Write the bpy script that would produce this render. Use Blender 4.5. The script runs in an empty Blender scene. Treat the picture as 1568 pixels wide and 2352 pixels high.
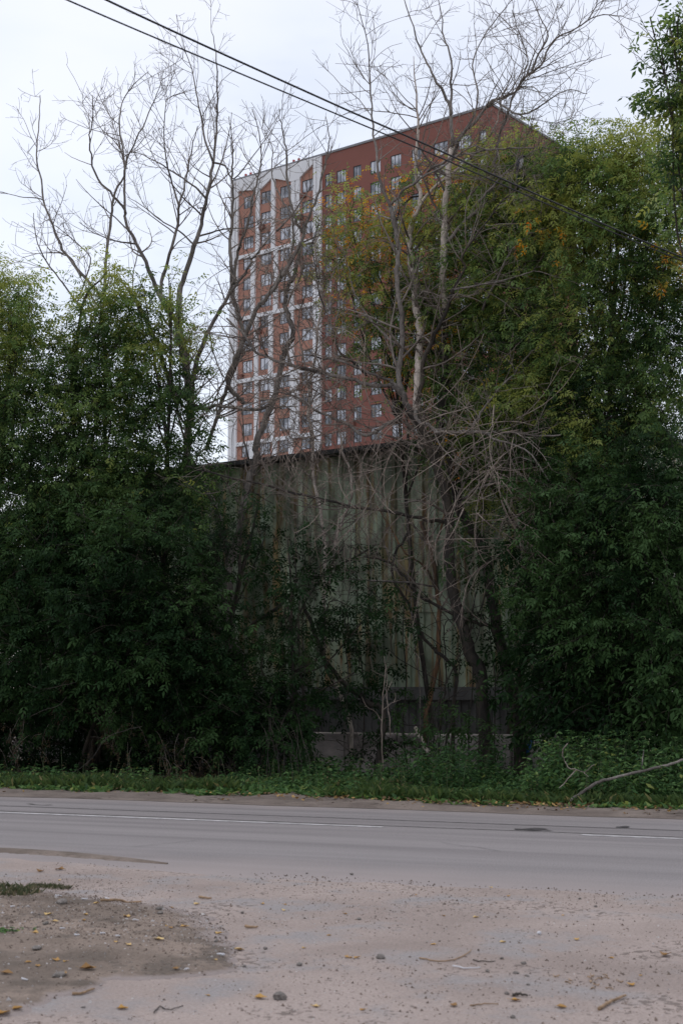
import bpy, bmesh, math, random
import numpy as np
from mathutils import Vector, Matrix
rng = np.random.default_rng(7); random.seed(7)
SC = bpy.context.scene
COL = SC.collection
# ------------------------------------------------------------------ camera
F = 3267.0; PT = math.atan(404 / 3267); CP, SP = math.cos(PT), math.sin(PT); EYE = 1.6
cd = bpy.data.cameras.new('camera'); cam = bpy.data.objects.new('camera', cd); COL.objects.link(cam)
cd.sensor_fit = 'VERTICAL'; cd.sensor_height = 36; cd.sensor_width = 24; cd.lens = 36 * F / 2352
cd.clip_start = 0.1; cd.clip_end = 5000
cam.location = (0, 0, EYE); cam.rotation_euler = (math.pi / 2 + PT, 0, 0)
cd.dof.use_dof = True; cd.dof.focus_distance = 27; cd.dof.aperture_fstop = 4.5
SC.camera = cam
SC.render.resolution_x = 682; SC.render.resolution_y = 1024
# ------------------------------------------------------------------ world (overcast)
SUN_EL, SUN_AZ = math.radians(60), math.radians(-35)
w = bpy.data.worlds.new('World'); SC.world = w; w.use_nodes = True
nt = w.node_tree; nt.nodes.clear()
def N(nt, t, **k):
    n = nt.nodes.new(t)
    for a, b in k.items():
        if a.startswith('i_'):
            key = a[2:]; key = int(key) if key.isdigit() else key.replace('_', ' ')
            n.inputs[key].default_value = b
        else: setattr(n, a, b)
    return n
def ramp(nt, stops, interp='LINEAR'):
    r = nt.nodes.new('ShaderNodeValToRGB'); r.color_ramp.interpolation = interp
    e = r.color_ramp.elements
    while len(e) < len(stops): e.new(0.5)
    for x, (p, c) in zip(e, stops):
        x.position = p; x.color = (*c, 1) if len(c) == 3 else c
    return r
L = nt.links.new
sky = N(nt, 'ShaderNodeTexSky', sky_type='NISHITA', sun_disc=False, sun_elevation=SUN_EL, sun_rotation=SUN_AZ)
b1 = N(nt, 'ShaderNodeBackground', i_Strength=0.05); L(sky.outputs[0], b1.inputs[0])
tc = N(nt, 'ShaderNodeTexCoord'); mp = N(nt, 'ShaderNodeMapping'); mp.inputs['Scale'].default_value = (1.4, 1.4, 3.4)
mp.inputs['Location'].default_value = (0.35, 0.1, 0.25)
L(tc.outputs['Generated'], mp.inputs[0])
nz = N(nt, 'ShaderNodeTexNoise', i_Scale=2.3, i_Detail=5.0, i_Roughness=0.5); L(mp.outputs[0], nz.inputs[0])
cr = ramp(nt, [(0.34, (0.64, 0.655, 0.71)), (0.48, (0.785, 0.785, 0.825)), (0.60, (0.85, 0.832, 0.855))])
L(nz.outputs[0], cr.inputs[0])
sxy = N(nt, 'ShaderNodeSeparateXYZ'); L(tc.outputs['Generated'], sxy.inputs[0])      # sky dimmed behind the camera, put in to darken the thicket fronts
mrg = N(nt, 'ShaderNodeMapRange', i_1=-0.7, i_2=0.35, i_3=0.74, i_4=0.80); L(sxy.outputs[1], mrg.inputs[0])
b2 = N(nt, 'ShaderNodeBackground'); L(cr.outputs[0], b2.inputs[0]); L(mrg.outputs[0], b2.inputs[1])
ad = N(nt, 'ShaderNodeAddShader'); L(b1.outputs[0], ad.inputs[0]); L(b2.outputs[0], ad.inputs[1])
wo = N(nt, 'ShaderNodeOutputWorld'); L(ad.outputs[0], wo.inputs[0])
sd = bpy.data.lights.new('sun', 'SUN'); sd.energy = 0.7; sd.angle = math.radians(30); sd.color = (1, 0.97, 0.93)
so = bpy.data.objects.new('sun', sd); COL.objects.link(so)
so.rotation_euler = Vector((-math.sin(SUN_AZ) * math.cos(SUN_EL), -math.cos(SUN_AZ) * math.cos(SUN_EL), -math.sin(SUN_EL))).to_track_quat('-Z', 'Y').to_euler()
SC.view_settings.view_transform = 'Standard'; SC.view_settings.look = 'None'
SC.view_settings.exposure = 0.17; SC.view_settings.gamma = 1
SC.render.engine = 'CYCLES'
SC.cycles.max_bounces = 5; SC.cycles.diffuse_bounces = 3; SC.cycles.glossy_bounces = 2
SC.cycles.transmission_bounces = 3; SC.cycles.transparent_max_bounces = 4
# ------------------------------------------------------------------ frames of reference
TA = math.radians(22); U = np.array([math.cos(TA), -math.sin(TA), 0]); NN = np.array([math.sin(TA), math.cos(TA), 0])
def ray(x, y):
    a = (x - 784) / F; b = (1176 - y) / F
    return np.array([a, CP - b * SP, SP + b * CP])
def P(x, y, n):                      # a point of the place: direction measured in the photo, n metres from the verge line
    r = ray(x, y); k = n / (r @ NN); q = r * k; q[2] += EYE
    return q
def G(x, y, z=0.0):                  # point on the ground
    r = ray(x, y); k = (z - EYE) / r[2]; q = r * k; q[2] = z
    return q
def RW(s, n, z=0.0): return U * s + NN * n + np.array([0, 0, z])
ZM = {'d': (0, 0, 1 / 1.63265 * 1.63265, 1), 'a': (0, 200, 1.47), 'b': (800, 300, 1.12), 'c': (850, 1150, 2.0907), 'e': (1600, 0, 1.6333),
      'f': (850, 580, 3.484), 'g': (700, 1600, .843), 'h': (1000, 2400, 1.3067), 'i': (1800, 2700, 2.063),
      'j': (0, 900, 1.568), 'k': (1100, 1000, 1.568), 'm': (0, 1700, 1.4255), 'l': (1700, 1700, 1.8233)}
def D(z, x, y):
    if z == 'd': return x, y
    X, Y, s = ZM[z]; return (X + x / s) / 1.63265, (Y + y / s) / 1.63265
# ------------------------------------------------------------------ materials
def new_mat(name):
    m = bpy.data.materials.new(name); m.use_nodes = True; m.node_tree.nodes.clear()
    return m, m.node_tree
def finish(nt, sh, disp=None):
    o = N(nt, 'ShaderNodeOutputMaterial'); nt.links.new(sh, o.inputs[0])
def bumpn(nt, h, strength=.3, dist=.02):
    b = N(nt, 'ShaderNodeBump', i_Strength=strength, i_Distance=dist); nt.links.new(h, b.inputs['Height']); return b.outputs[0]
def simple(name, col, rough=.7, var=.25, scale=6.0, bump=0.0, metal=0.0, stretch=(1, 1, 1), col2=None, coord='Object', detail=5.0):
    m, t = new_mat(name)
    c = N(t, 'ShaderNodeTexCoord'); mp = N(t, 'ShaderNodeMapping'); mp.inputs['Scale'].default_value = stretch
    t.links.new(c.outputs[coord], mp.inputs[0])
    n = N(t, 'ShaderNodeTexNoise', i_Scale=scale, i_Detail=detail, i_Roughness=.6); t.links.new(mp.outputs[0], n.inputs[0])
    c2 = col2 or tuple(min(1, v * (1 + var)) for v in col); c1 = tuple(v * (1 - var) for v in col)
    r = ramp(t, [(.35, c1), (.65, c2)]); t.links.new(n.outputs[0], r.inputs[0])
    p = N(t, 'ShaderNodeBsdfPrincipled', i_Roughness=rough, i_Metallic=metal)
    t.links.new(r.outputs[0], p.inputs[0])
    if bump: t.links.new(bumpn(t, n.outputs[0], .6, bump), p.inputs['Normal'])
    finish(t, p.outputs[0]); return m
def leaf_mat(name, stops, trans=.3, spec=.2):
    m, t = new_mat(name)
    a = N(t, 'ShaderNodeAttribute', attribute_name='tint')
    r = ramp(t, stops); t.links.new(a.outputs['Fac'], r.inputs[0])
    p = N(t, 'ShaderNodeBsdfPrincipled', i_Roughness=.6); p.inputs['Specular IOR Level'].default_value = spec
    t.links.new(r.outputs[0], p.inputs[0])
    tr = N(t, 'ShaderNodeBsdfTranslucent')
    hs = N(t, 'ShaderNodeHueSaturation', i_Hue=.48, i_Saturation=1.1, i_Value=1.6); t.links.new(r.outputs[0], hs.inputs['Color']); t.links.new(hs.outputs[0], tr.inputs[0])
    mx = N(t, 'ShaderNodeMixShader', i_0=trans); t.links.new(p.outputs[0], mx.inputs[1]); t.links.new(tr.outputs[0], mx.inputs[2])
    finish(t, mx.outputs[0]); return m
M = {}
GREEN = [(0, (.014, .034, .014)), (.4, (.052, .105, .036)), (.72, (.19, .285, .09)), (.80, (.30, .33, .09)), (.90, (.58, .36, .05)), (1, (.62, .22, .03))]
M['leaf'] = leaf_mat('box_elder_leaf', GREEN, .42)
M['leaf_dark'] = leaf_mat('shaded_shrub_leaf', [(0, (.006, .016, .006)), (.45, (.018, .044, .016)), (.85, (.062, .118, .040)), (1, (.12, .18, .05))], .25, .08)  # greens kept below real leaves: thicket shade painted into the colour
M['weed'] = leaf_mat('nettle_leaf', [(0, (.022, .055, .022)), (.5, (.065, .14, .048)), (.9, (.15, .25, .085)), (1, (.26, .30, .09))], .3, .1)
M['dry_leaf'] = leaf_mat('dry_leaf', [(0, (.05, .033, .022)), (.5, (.11, .075, .045)), (1, (.22, .14, .07))], .1)
M['dry_fallen'] = leaf_mat('litter_leaf', [(0, (.10, .065, .04)), (.5, (.26, .16, .07)), (1, (.55, .36, .13))], .1)
M['fallen'] = leaf_mat('fallen_leaf', [(0, (.22, .12, .05)), (.5, (.50, .28, .07)), (1, (.70, .52, .24))], .1)
def bark(name, dark, pale, thresh=.5, scale=2.2):
    m, t = new_mat(name); c = N(t, 'ShaderNodeTexCoord')
    mp = N(t, 'ShaderNodeMapping'); mp.inputs['Scale'].default_value = (1, 1, .28); t.links.new(c.outputs['Object'], mp.inputs[0])
    n = N(t, 'ShaderNodeTexNoise', i_Scale=scale, i_Detail=6.0, i_Roughness=.65); t.links.new(mp.outputs[0], n.inputs[0])
    n2 = N(t, 'ShaderNodeTexNoise', i_Scale=38.0, i_Detail=4.0, i_Roughness=.6); t.links.new(mp.outputs[0], n2.inputs[0])
    md = tuple((a + b) / 2 for a, b in zip(dark, pale))
    r = ramp(t, [(thresh - .12, dark), (thresh - .02, md), (thresh + .06, pale)]); t.links.new(n.outputs[0], r.inputs[0])
    r2 = ramp(t, [(.3, (.55, .55, .55)), (.7, (1.25, 1.2, 1.15))]); t.links.new(n2.outputs[0], r2.inputs[0])
    mx = N(t, 'ShaderNodeMixRGB', blend_type='MULTIPLY', i_Fac=1.0); t.links.new(r.outputs[0], mx.inputs[1]); t.links.new(r2.outputs[0], mx.inputs[2])
    p = N(t, 'ShaderNodeBsdfPrincipled', i_Roughness=.85); t.links.new(mx.outputs[0], p.inputs[0])
    t.links.new(bumpn(t, n2.outputs[0], .8, .02), p.inputs['Normal'])
    finish(t, p.outputs[0]); return m
M['bark_grey'] = bark('grey_bark', (.09, .078, .07), (.27, .245, .225))
M['bark_dark'] = bark('dark_bark', (.035, .03, .026), (.10, .082, .065), .56)
M['bark_pale'] = bark('peeled_pale_bark', (.08, .06, .045), (.62, .55, .49), .44, 1.8)
M['bark_rust'] = bark('rusty_bark', (.05, .035, .025), (.30, .17, .09), .52, 1.6)
M['twig'] = bark('dead_twig', (.14, .115, .10), (.30, .26, .23), .5, 1.2)
M['twig_pale'] = bark('pale_dead_twig', (.13, .10, .085), (.40, .335, .285), .5, 1.2)
# ------------------------------------------------------------------ object helpers
def mesh_obj(name, V, faces_flat, sizes, mats, parent=None, tint=None, smooth=False, mat_idx=None):
    me = bpy.data.meshes.new(name)
    V = np.asarray(V, dtype=np.float32).reshape(-1, 3); ff = np.asarray(faces_flat, dtype=np.int32).ravel(); sz = np.asarray(sizes, dtype=np.int32)
    me.vertices.add(len(V)); me.vertices.foreach_set('co', V.ravel())
    me.loops.add(len(ff)); me.loops.foreach_set('vertex_index', ff)
    me.polygons.add(len(sz)); me.polygons.foreach_set('loop_start', np.concatenate([[0], np.cumsum(sz)[:-1]]).astype(np.int32))
    me.update(calc_edges=True)
    me.polygons.foreach_set('use_smooth', np.full(len(sz), bool(smooth)))
    for m in (mats if isinstance(mats, list) else [mats]): me.materials.append(m)
    if mat_idx is not None: me.polygons.foreach_set('material_index', np.asarray(mat_idx, dtype=np.int32))
    if tint is not None:
        at = me.attributes.new('tint', 'FLOAT', 'FACE'); at.data.foreach_set('value', np.asarray(tint, dtype=np.float32))
    me.update()
    o = bpy.data.objects.new(name, me); COL.objects.link(o)
    if parent is not None: o.parent = parent
    return o
def empty(name, loc=(0, 0, 0), rz=0):
    o = bpy.data.objects.new(name, None); COL.objects.link(o); o.location = loc; o.rotation_euler = (0, 0, rz); o.empty_display_size = .2
    return o
def tag(o, label=None, cat=None, group=None, kind=None):
    if label: o['label'] = label
    if cat: o['category'] = cat
    if group: o['group'] = group
    if kind: o['kind'] = kind
    return o
def poly_obj(name, verts, faces, mats, parent=None, smooth=False, mi=None):
    ff = [i for f in faces for i in f]; return mesh_obj(name, verts, ff, [len(f) for f in faces], mats, parent, smooth=smooth, mat_idx=mi)
class Box:
    def __init__(s): s.v = []; s.f = []; s.m = []
    def box(s, a, b, m=0, fr=None):
        n = len(s.v); (x0, y0, z0), (x1, y1, z1) = a, b
        for z in (z0, z1):
            for x, y in ((x0, y0), (x1, y0), (x1, y1), (x0, y1)):
                p = (x, y, z); s.v.append(p if fr is None else fr(*p))
        for f in ((3, 2, 1, 0), (4, 5, 6, 7), (0, 1, 5, 4), (1, 2, 6, 5), (2, 3, 7, 6), (3, 0, 4, 7)):
            s.f.append([n + i for i in f]); s.m.append(m)
    def prism(s, pts, y0, y1, m=0):   # polygon in x,z extruded along y
        n = len(s.v); k = len(pts)
        for y in (y0, y1):
            for x, z in pts: s.v.append((x, y, z))
        s.f.append([n + i for i in range(k)]); s.f.append([n + k + i for i in reversed(range(k))])
        for i in range(k):
            j = (i + 1) % k; s.f.append([n + i, n + k + i, n + k + j, n + j])
        s.m += [m] * (k + 2)
    def quad(s, a, b, c, d, m=0):
        n = len(s.v); s.v += [a, b, c, d]; s.f.append([n, n + 1, n + 2, n + 3]); s.m.append(m)
    def build(s, name, mats, parent=None): return poly_obj(name, s.v, s.f, mats, parent, mi=s.m)
# tubes: list of (pts Nx3, radii N)
def tubes_mesh(name, polys, mat, parent=None, sides=5, smooth=True, off=None):
    Vs, Fs, Ss = [], [], []; base = 0
    groups = {}
    for p, r in polys: groups.setdefault(len(p), []).append((p, r))
    for n, L_ in groups.items():
        Pp = np.array([a for a, _ in L_]); R = np.array([b for _, b in L_])          # K,n,3 / K,n
        T = np.gradient(Pp, axis=1); T /= np.linalg.norm(T, axis=2, keepdims=True) + 1e-9
        m = T.mean(1); m /= np.linalg.norm(m, axis=1, keepdims=True) + 1e-9
        ref = np.where(np.abs(m[:, 2:3]) > .8, np.array([[1., .3, 0]]), np.array([[0, 0, 1.]]))
        A = np.cross(T, ref[:, None, :]); A /= np.linalg.norm(A, axis=2, keepdims=True) + 1e-9
        B = np.cross(T, A)
        th = np.arange(sides) * 2 * math.pi / sides
        ring = Pp[:, :, None, :] + R[:, :, None, None] * (np.cos(th)[None, None, :, None] * A[:, :, None, :] + np.sin(th)[None, None, :, None] * B[:, :, None, :])
        K = len(L_); Vs.append(ring.reshape(-1, 3))
        k = np.arange(K)[:, None, None] * n * sides; i = np.arange(n - 1)[None, :, None] * sides; j = np.arange(sides)[None, None, :]; j2 = (j + 1) % sides
        q = np.stack(np.broadcast_arrays(k + i + j, k + i + j2, k + i + sides + j2, k + i + sides + j), -1).reshape(-1, 4) + base
        Fs.append(q.ravel()); Ss.append(np.full(len(q), 4))
        for e in (0, n - 1):
            c = (np.arange(K)[:, None] * n * sides + e * sides + np.arange(sides)[None, :]) + base
            if e == 0: c = c[:, ::-1]
            Fs.append(c.ravel()); Ss.append(np.full(K, sides))
        base += K * n * sides
    V = np.concatenate(Vs)
    if off is not None: V = V - np.asarray(off)
    return mesh_obj(name, V, np.concatenate(Fs), np.concatenate(Ss), mat, parent, smooth=smooth)
def smooth_poly(pts, per=4):
    pts = np.asarray(pts, float)
    if len(pts) < 3:
        t = np.linspace(0, 1, per + 1)[:, None]; return pts[0] * (1 - t) + pts[-1] * t
    e = np.vstack([2 * pts[0] - pts[1], pts, 2 * pts[-1] - pts[-2]]); out = []
    for i in range(1, len(e) - 2):
        p0, p1, p2, p3 = e[i - 1:i + 3]
        for t in np.arange(per) / per:
            out.append(.5 * ((2 * p1) + (-p0 + p2) * t + (2 * p0 - 5 * p1 + 4 * p2 - p3) * t * t + (-p0 + 3 * p1 - 3 * p2 + p3) * t ** 3))
    out.append(pts[-1]); return np.array(out)
def unit(v): return v / (np.linalg.norm(v, axis=-1, keepdims=True) + 1e-9)
def side_twigs(parents, dens, lmin, lmax, rf, up=.25, curl=.5, npts=7, t0=.15, rmin=.0028, droop=0.0, fall=.5):
    """children along each parent (pts, radii)"""
    out = []
    for pts, rad in parents:
        seg = np.linalg.norm(np.diff(pts, axis=0), axis=1); s = np.concatenate([[0], np.cumsum(seg)]); Lg = s[-1]
        n = rng.poisson(Lg * dens)
        for _ in range(n):
            t = t0 + (1 - t0) * rng.random() ** .9; d = t * Lg; i = min(np.searchsorted(s, d) - 1, len(seg) - 1); i = max(i, 0)
            u = (d - s[i]) / (seg[i] + 1e-9); p = pts[i] * (1 - u) + pts[i + 1] * u; r = rad[i] * (1 - u) + rad[i + 1] * u
            T = unit(pts[i + 1] - pts[i]); rnd = unit(rng.normal(size=3)); pr = unit(np.cross(T, rnd))
            ang = math.radians(rng.uniform(28, 70)); dr = T * math.cos(ang) + pr * math.sin(ang)
            ln = rng.uniform(lmin, lmax) * (1 - fall * t); bend = unit(np.cross(dr, rng.normal(size=3))) * curl * rng.uniform(.2, 1)
            q = [p]; dd = dr; st = ln / (npts - 1)
            for k in range(npts - 1):
                f = k / (npts - 1)
                dd = unit(dd + bend * .22 + np.array([0, 0, up * .25 - droop * .3 * f]) + rng.normal(size=3) * .10); q.append(q[-1] + dd * st)
            r0 = max(rmin, min(r * rf, .012 + ln * .011)); out.append((np.array(q), np.linspace(r0, max(rmin * .7, r0 * .3), npts)))
    return out
def resample(p, r, n):
    s = np.concatenate([[0], np.cumsum(np.linalg.norm(np.diff(p, axis=0), axis=1))]); t = np.linspace(0, s[-1], n)
    return np.stack([np.interp(t, s, p[:, i]) for i in range(3)], 1), np.interp(t, s, r)
# ------------------------------------------------------------------ leaves
def leaf_cloud(pos, axis, n_leaflets=5, size=.085, width=.42, spread=1.0, droop=.35, tint=None, jit=.35, stemlen=.7):
    """compound leaves at pos pointing along axis; returns verts, tint per face (quads)"""
    K = len(pos); ax = unit(axis + np.array([0, 0, -droop]))
    side = unit(np.cross(ax, unit(np.array([0, 0, 1.]) + rng.normal(size=(K, 3)) * .45))); 
    V = []; TT = []
    if n_leaflets == 1: lay = [(0, 0)]
    elif n_leaflets == 3: lay = [(0, 1), (-1, .35), (1, .35)]
    elif n_leaflets == 5: lay = [(0, 1.), (-1, .62), (1, .62), (-1, .15), (1, .15)]
    else: lay = [(0, 1.), (-1, .75), (1, .75), (-1, .42), (1, .42), (-1, .1), (1, .1)]
    sc = rng.uniform(.7, 1.25, (K, 1)) * size
    for sg, al in lay:
        b = pos + ax * al * sc * (stemlen * 2 if n_leaflets > 1 else 0)
        d = ax * (1 if sg == 0 else .55) + side * sg * spread + rng.normal(size=(K, 3)) * jit * .5 + np.array([0, 0, -droop * .5])
        d = unit(d); nrm = unit(np.cross(d, side * (1 if sg == 0 else .3) + ax * (-sg) + 1e-3)); wv = unit(np.cross(d, nrm)); nrm = np.cross(wv, d)
        ln = sc * rng.uniform(.8, 1.15, (K, 1)); wd = ln * width * .5
        m = b + d * ln * .42; lift = nrm * wd * .35
        tip = b + d * ln + np.array([0, 0, -1]) * ln * .15
        V.append(np.stack([b, m + wv * wd + lift, tip, m - wv * wd + lift], 1)); TT.append(tint)
    V = np.concatenate(V).reshape(-1, 3); TT = np.concatenate(TT)
    return V, TT
def leaves_obj(name, chunks, mat, parent=None, off=None):
    V = np.concatenate([c[0] for c in chunks]); T = np.concatenate([c[1] for c in chunks]); n = len(T)
    if off is not None: V = V - np.asarray(off)
    return mesh_obj(name, V, np.arange(n * 4), np.full(n, 4), mat, parent, tint=np.clip(T, 0, 1))
def sprays(centers, radii, n, ln=(.35, 1.05), leaves=9, size=.085, base_tint=.4, tvar=.16, warm=0.0, shell=.55, droop=.35, nl=5, gapseed=0, keep=.62, tfun=None):
    """n sprays over ellipsoid blobs. centers Kx3, radii Kx3 (along U, NN, Z)"""
    C = np.asarray(centers); R = np.asarray(radii); w_ = R[:, 0] * R[:, 2]; w_ = w_ / w_.sum()
    k = rng.choice(len(C), n, p=w_); d = unit(rng.normal(size=(n, 3))); rr = (shell + (1.02 - shell) * rng.random((n, 1)) ** .7)
    rr = np.where(rng.random((n, 1)) < .22, rng.random((n, 1)) ** .5, rr)
    lo = d * rr * R[k]
    p = C[k] + lo[:, :1] * U + lo[:, 1:2] * NN + lo[:, 2:] * np.array([0, 0, 1.])
    # clumps: pull to random attractors to open gaps
    na = max(8, int(n / 22)); at = p[rng.choice(n, na)]
    d2 = ((p[:, None, :] - at[None, :, :]) ** 2).sum(-1) if n * na < 4e6 else None
    if d2 is not None:
        j = d2.argmin(1); f = rng.uniform(0, .45, (n, 1)); p = p * (1 - f) + at[j] * f; ctint = rng.normal(size=na)[j] * tvar * 1.3; cw = rng.random(na)[j]
    else: ctint = rng.normal(size=n) * tvar; cw = rng.random(n)
    outd = unit(d[:, :1] * U + d[:, 1:2] * NN + d[:, 2:] * np.array([0, 0, 1.]) + rng.normal(size=(n, 3)) * .75 + np.array([0, 0, .3]))
    lnn = rng.uniform(*ln, (n, 1)); Q = 6
    pts = [p]; dd = outd
    for i in range(Q - 1):
        dd = unit(dd + np.array([0, 0, -.16]) * i / 2 + rng.normal(size=(n, 3)) * .12); pts.append(pts[-1] + dd * lnn / (Q - 1))
    pts = np.stack(pts, 1); pts[:, :, 2] = np.maximum(pts[:, :, 2], .12)
    tw = [(pts[i], np.linspace(.006, .002, Q)) for i in range(n) if i % 2 == 0]
    t = np.linspace(.08, 1, leaves)[None, :] * (Q - 1) + rng.uniform(-.2, .2, (n, leaves)); t = np.clip(t, 0, Q - 1.001); i = t.astype(int); f = (t - i)[..., None]
    ar = np.arange(n)[:, None]; lp = pts[ar, i] * (1 - f) + pts[ar, i + 1] * f; T = unit(pts[ar, i + 1] - pts[ar, i])
    sd = np.where(np.arange(leaves) % 2 == 0, 1, -1)[None, :, None]; perp = unit(np.cross(T, np.array([0, 0, 1.]) + rng.normal(size=T.shape) * .5))
    ax = unit(T * .6 + perp * sd * .9 + rng.normal(size=T.shape) * .3); lp = lp + ax * .03
    bt = base_tint + ctint + (tfun(p) if tfun else 0)
    tint = np.repeat(bt[:, None], leaves, 1) + rng.normal(size=(n, leaves)) * .12; tint = np.minimum(tint, .78)
    if warm: tint = np.where((cw < warm * 2.6)[:, None] & (rng.random((n, leaves)) < .32), rng.uniform(.78, 1, (n, leaves)), tint)
    mk = rng.random((n, leaves)) < .93
    return leaf_cloud(lp[mk], ax[mk], nl, size, tint=tint[mk], droop=droop), tw
ZM.update({'o': (1000, 3200, 1.005), 'q': (0, 3250, 1.568), 'p': (0, 2800, .6125)})
# ------------------------------------------------------------------ numpy value noise
def vnoise(x, y, sc, seed=0, octv=3):
    out = 0; amp = 1; tot = 0
    for o in range(octv):
        g = np.random.default_rng(seed + o).random((256, 256)); X = x * sc; Y = y * sc
        xi = np.floor(X).astype(int); yi = np.floor(Y).astype(int); fx = X - xi; fy = Y - yi; fx = fx * fx * (3 - 2 * fx); fy = fy * fy * (3 - 2 * fy)
        a = g[xi % 256, yi % 256]; b = g[(xi + 1) % 256, yi % 256]; c = g[xi % 256, (yi + 1) % 256]; d = g[(xi + 1) % 256, (yi + 1) % 256]
        out = out + amp * ((a * (1 - fx) + b * fx) * (1 - fy) + (c * (1 - fx) + d * fx) * fy); tot += amp; amp *= .5; sc *= 2.1
    return out / tot
def SN(q): return float(q @ U), float(q @ NN)     # place -> (s, n)
def grid_obj(name, ss, ns, zf, mat, nfun=None, parent=None):
    S, Nn = np.meshgrid(ss, ns)
    if nfun is not None: Nn = nfun(S, Nn)
    Z = zf(S, Nn); V = np.stack([S, Nn, Z], -1).reshape(-1, 3); w_ = len(ss); h_ = len(ns)
    i = np.arange(h_ - 1)[:, None] * w_ + np.arange(w_ - 1)[None, :]
    f = np.stack([i, i + 1, i + w_ + 1, i + w_], -1).reshape(-1, 4)
    o = mesh_obj(name, V, f.ravel(), np.full(len(f), 4), mat, parent, smooth=True)
    if parent is None: o.rotation_euler = (0, 0, -TA)
    return o
# ------------------------------------------------------------------ ground materials
def ground_mat(name, c_lo, c_hi, speck=(.05, .04, .035), speck_amt=.5, fine=70., patch=.5, bump=.012, patch_col=None):
    m, t = new_mat(name); k = t.links.new; c = N(t, 'ShaderNodeTexCoord')
    n1 = N(t, 'ShaderNodeTexNoise', i_Scale=patch, i_Detail=5.0, i_Roughness=.6); k(c.outputs['Object'], n1.inputs[0])
    r1 = ramp(t, [(.38, c_lo), (.6, c_hi)]); k(n1.outputs[0], r1.inputs[0]); col = r1.outputs[0]
    if patch_col:
        n5 = N(t, 'ShaderNodeTexNoise', i_Scale=patch * 2.7, i_Detail=6.0, i_Roughness=.62); k(c.outputs['Object'], n5.inputs[0])
        r5 = ramp(t, [(.50, (0, 0, 0)), (.64, (1, 1, 1))]); k(n5.outputs[0], r5.inputs[0])
        m5 = N(t, 'ShaderNodeMixRGB'); k(r5.outputs[0], m5.inputs[0]); k(col, m5.inputs[1]); m5.inputs[2].default_value = (*patch_col, 1); col = m5.outputs[0]
    n2 = N(t, 'ShaderNodeTexNoise', i_Scale=fine, i_Detail=3.0, i_Roughness=.7); k(c.outputs['Object'], n2.inputs[0])
    r2 = ramp(t, [(.3, (.78, .77, .76)), (.7, (1.2, 1.19, 1.18))]); k(n2.outputs[0], r2.inputs[0])
    m2 = N(t, 'ShaderNodeMixRGB', blend_type='MULTIPLY', i_Fac=1.0); k(col, m2.inputs[1]); k(r2.outputs[0], m2.inputs[2])
    n3 = N(t, 'ShaderNodeTexNoise', i_Scale=fine * .42, i_Detail=2.0); k(c.outputs['Object'], n3.inputs[0])
    n4 = N(t, 'ShaderNodeTexNoise', i_Scale=1.1, i_Detail=3.0); k(c.outputs['Object'], n4.inputs[0])
    mu = N(t, 'ShaderNodeMath', operation='MULTIPLY'); k(n3.outputs[0], mu.inputs[0]); k(n4.outputs[0], mu.inputs[1])
    r3 = ramp(t, [(.345, (0, 0, 0)), (.385, (speck_amt,) * 3)]); k(mu.outputs[0], r3.inputs[0])
    m3 = N(t, 'ShaderNodeMixRGB'); k(r3.outputs[0], m3.inputs[0]); k(m2.outputs[0], m3.inputs[1]); m3.inputs[2].default_value = (*speck, 1)
    p = N(t, 'ShaderNodeBsdfPrincipled', i_Roughness=.9); k(m3.outputs[0], p.inputs[0]); k(bumpn(t, n2.outputs[0], .7, bump), p.inputs['Normal'])
    finish(t, p.outputs[0]); return m
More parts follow.
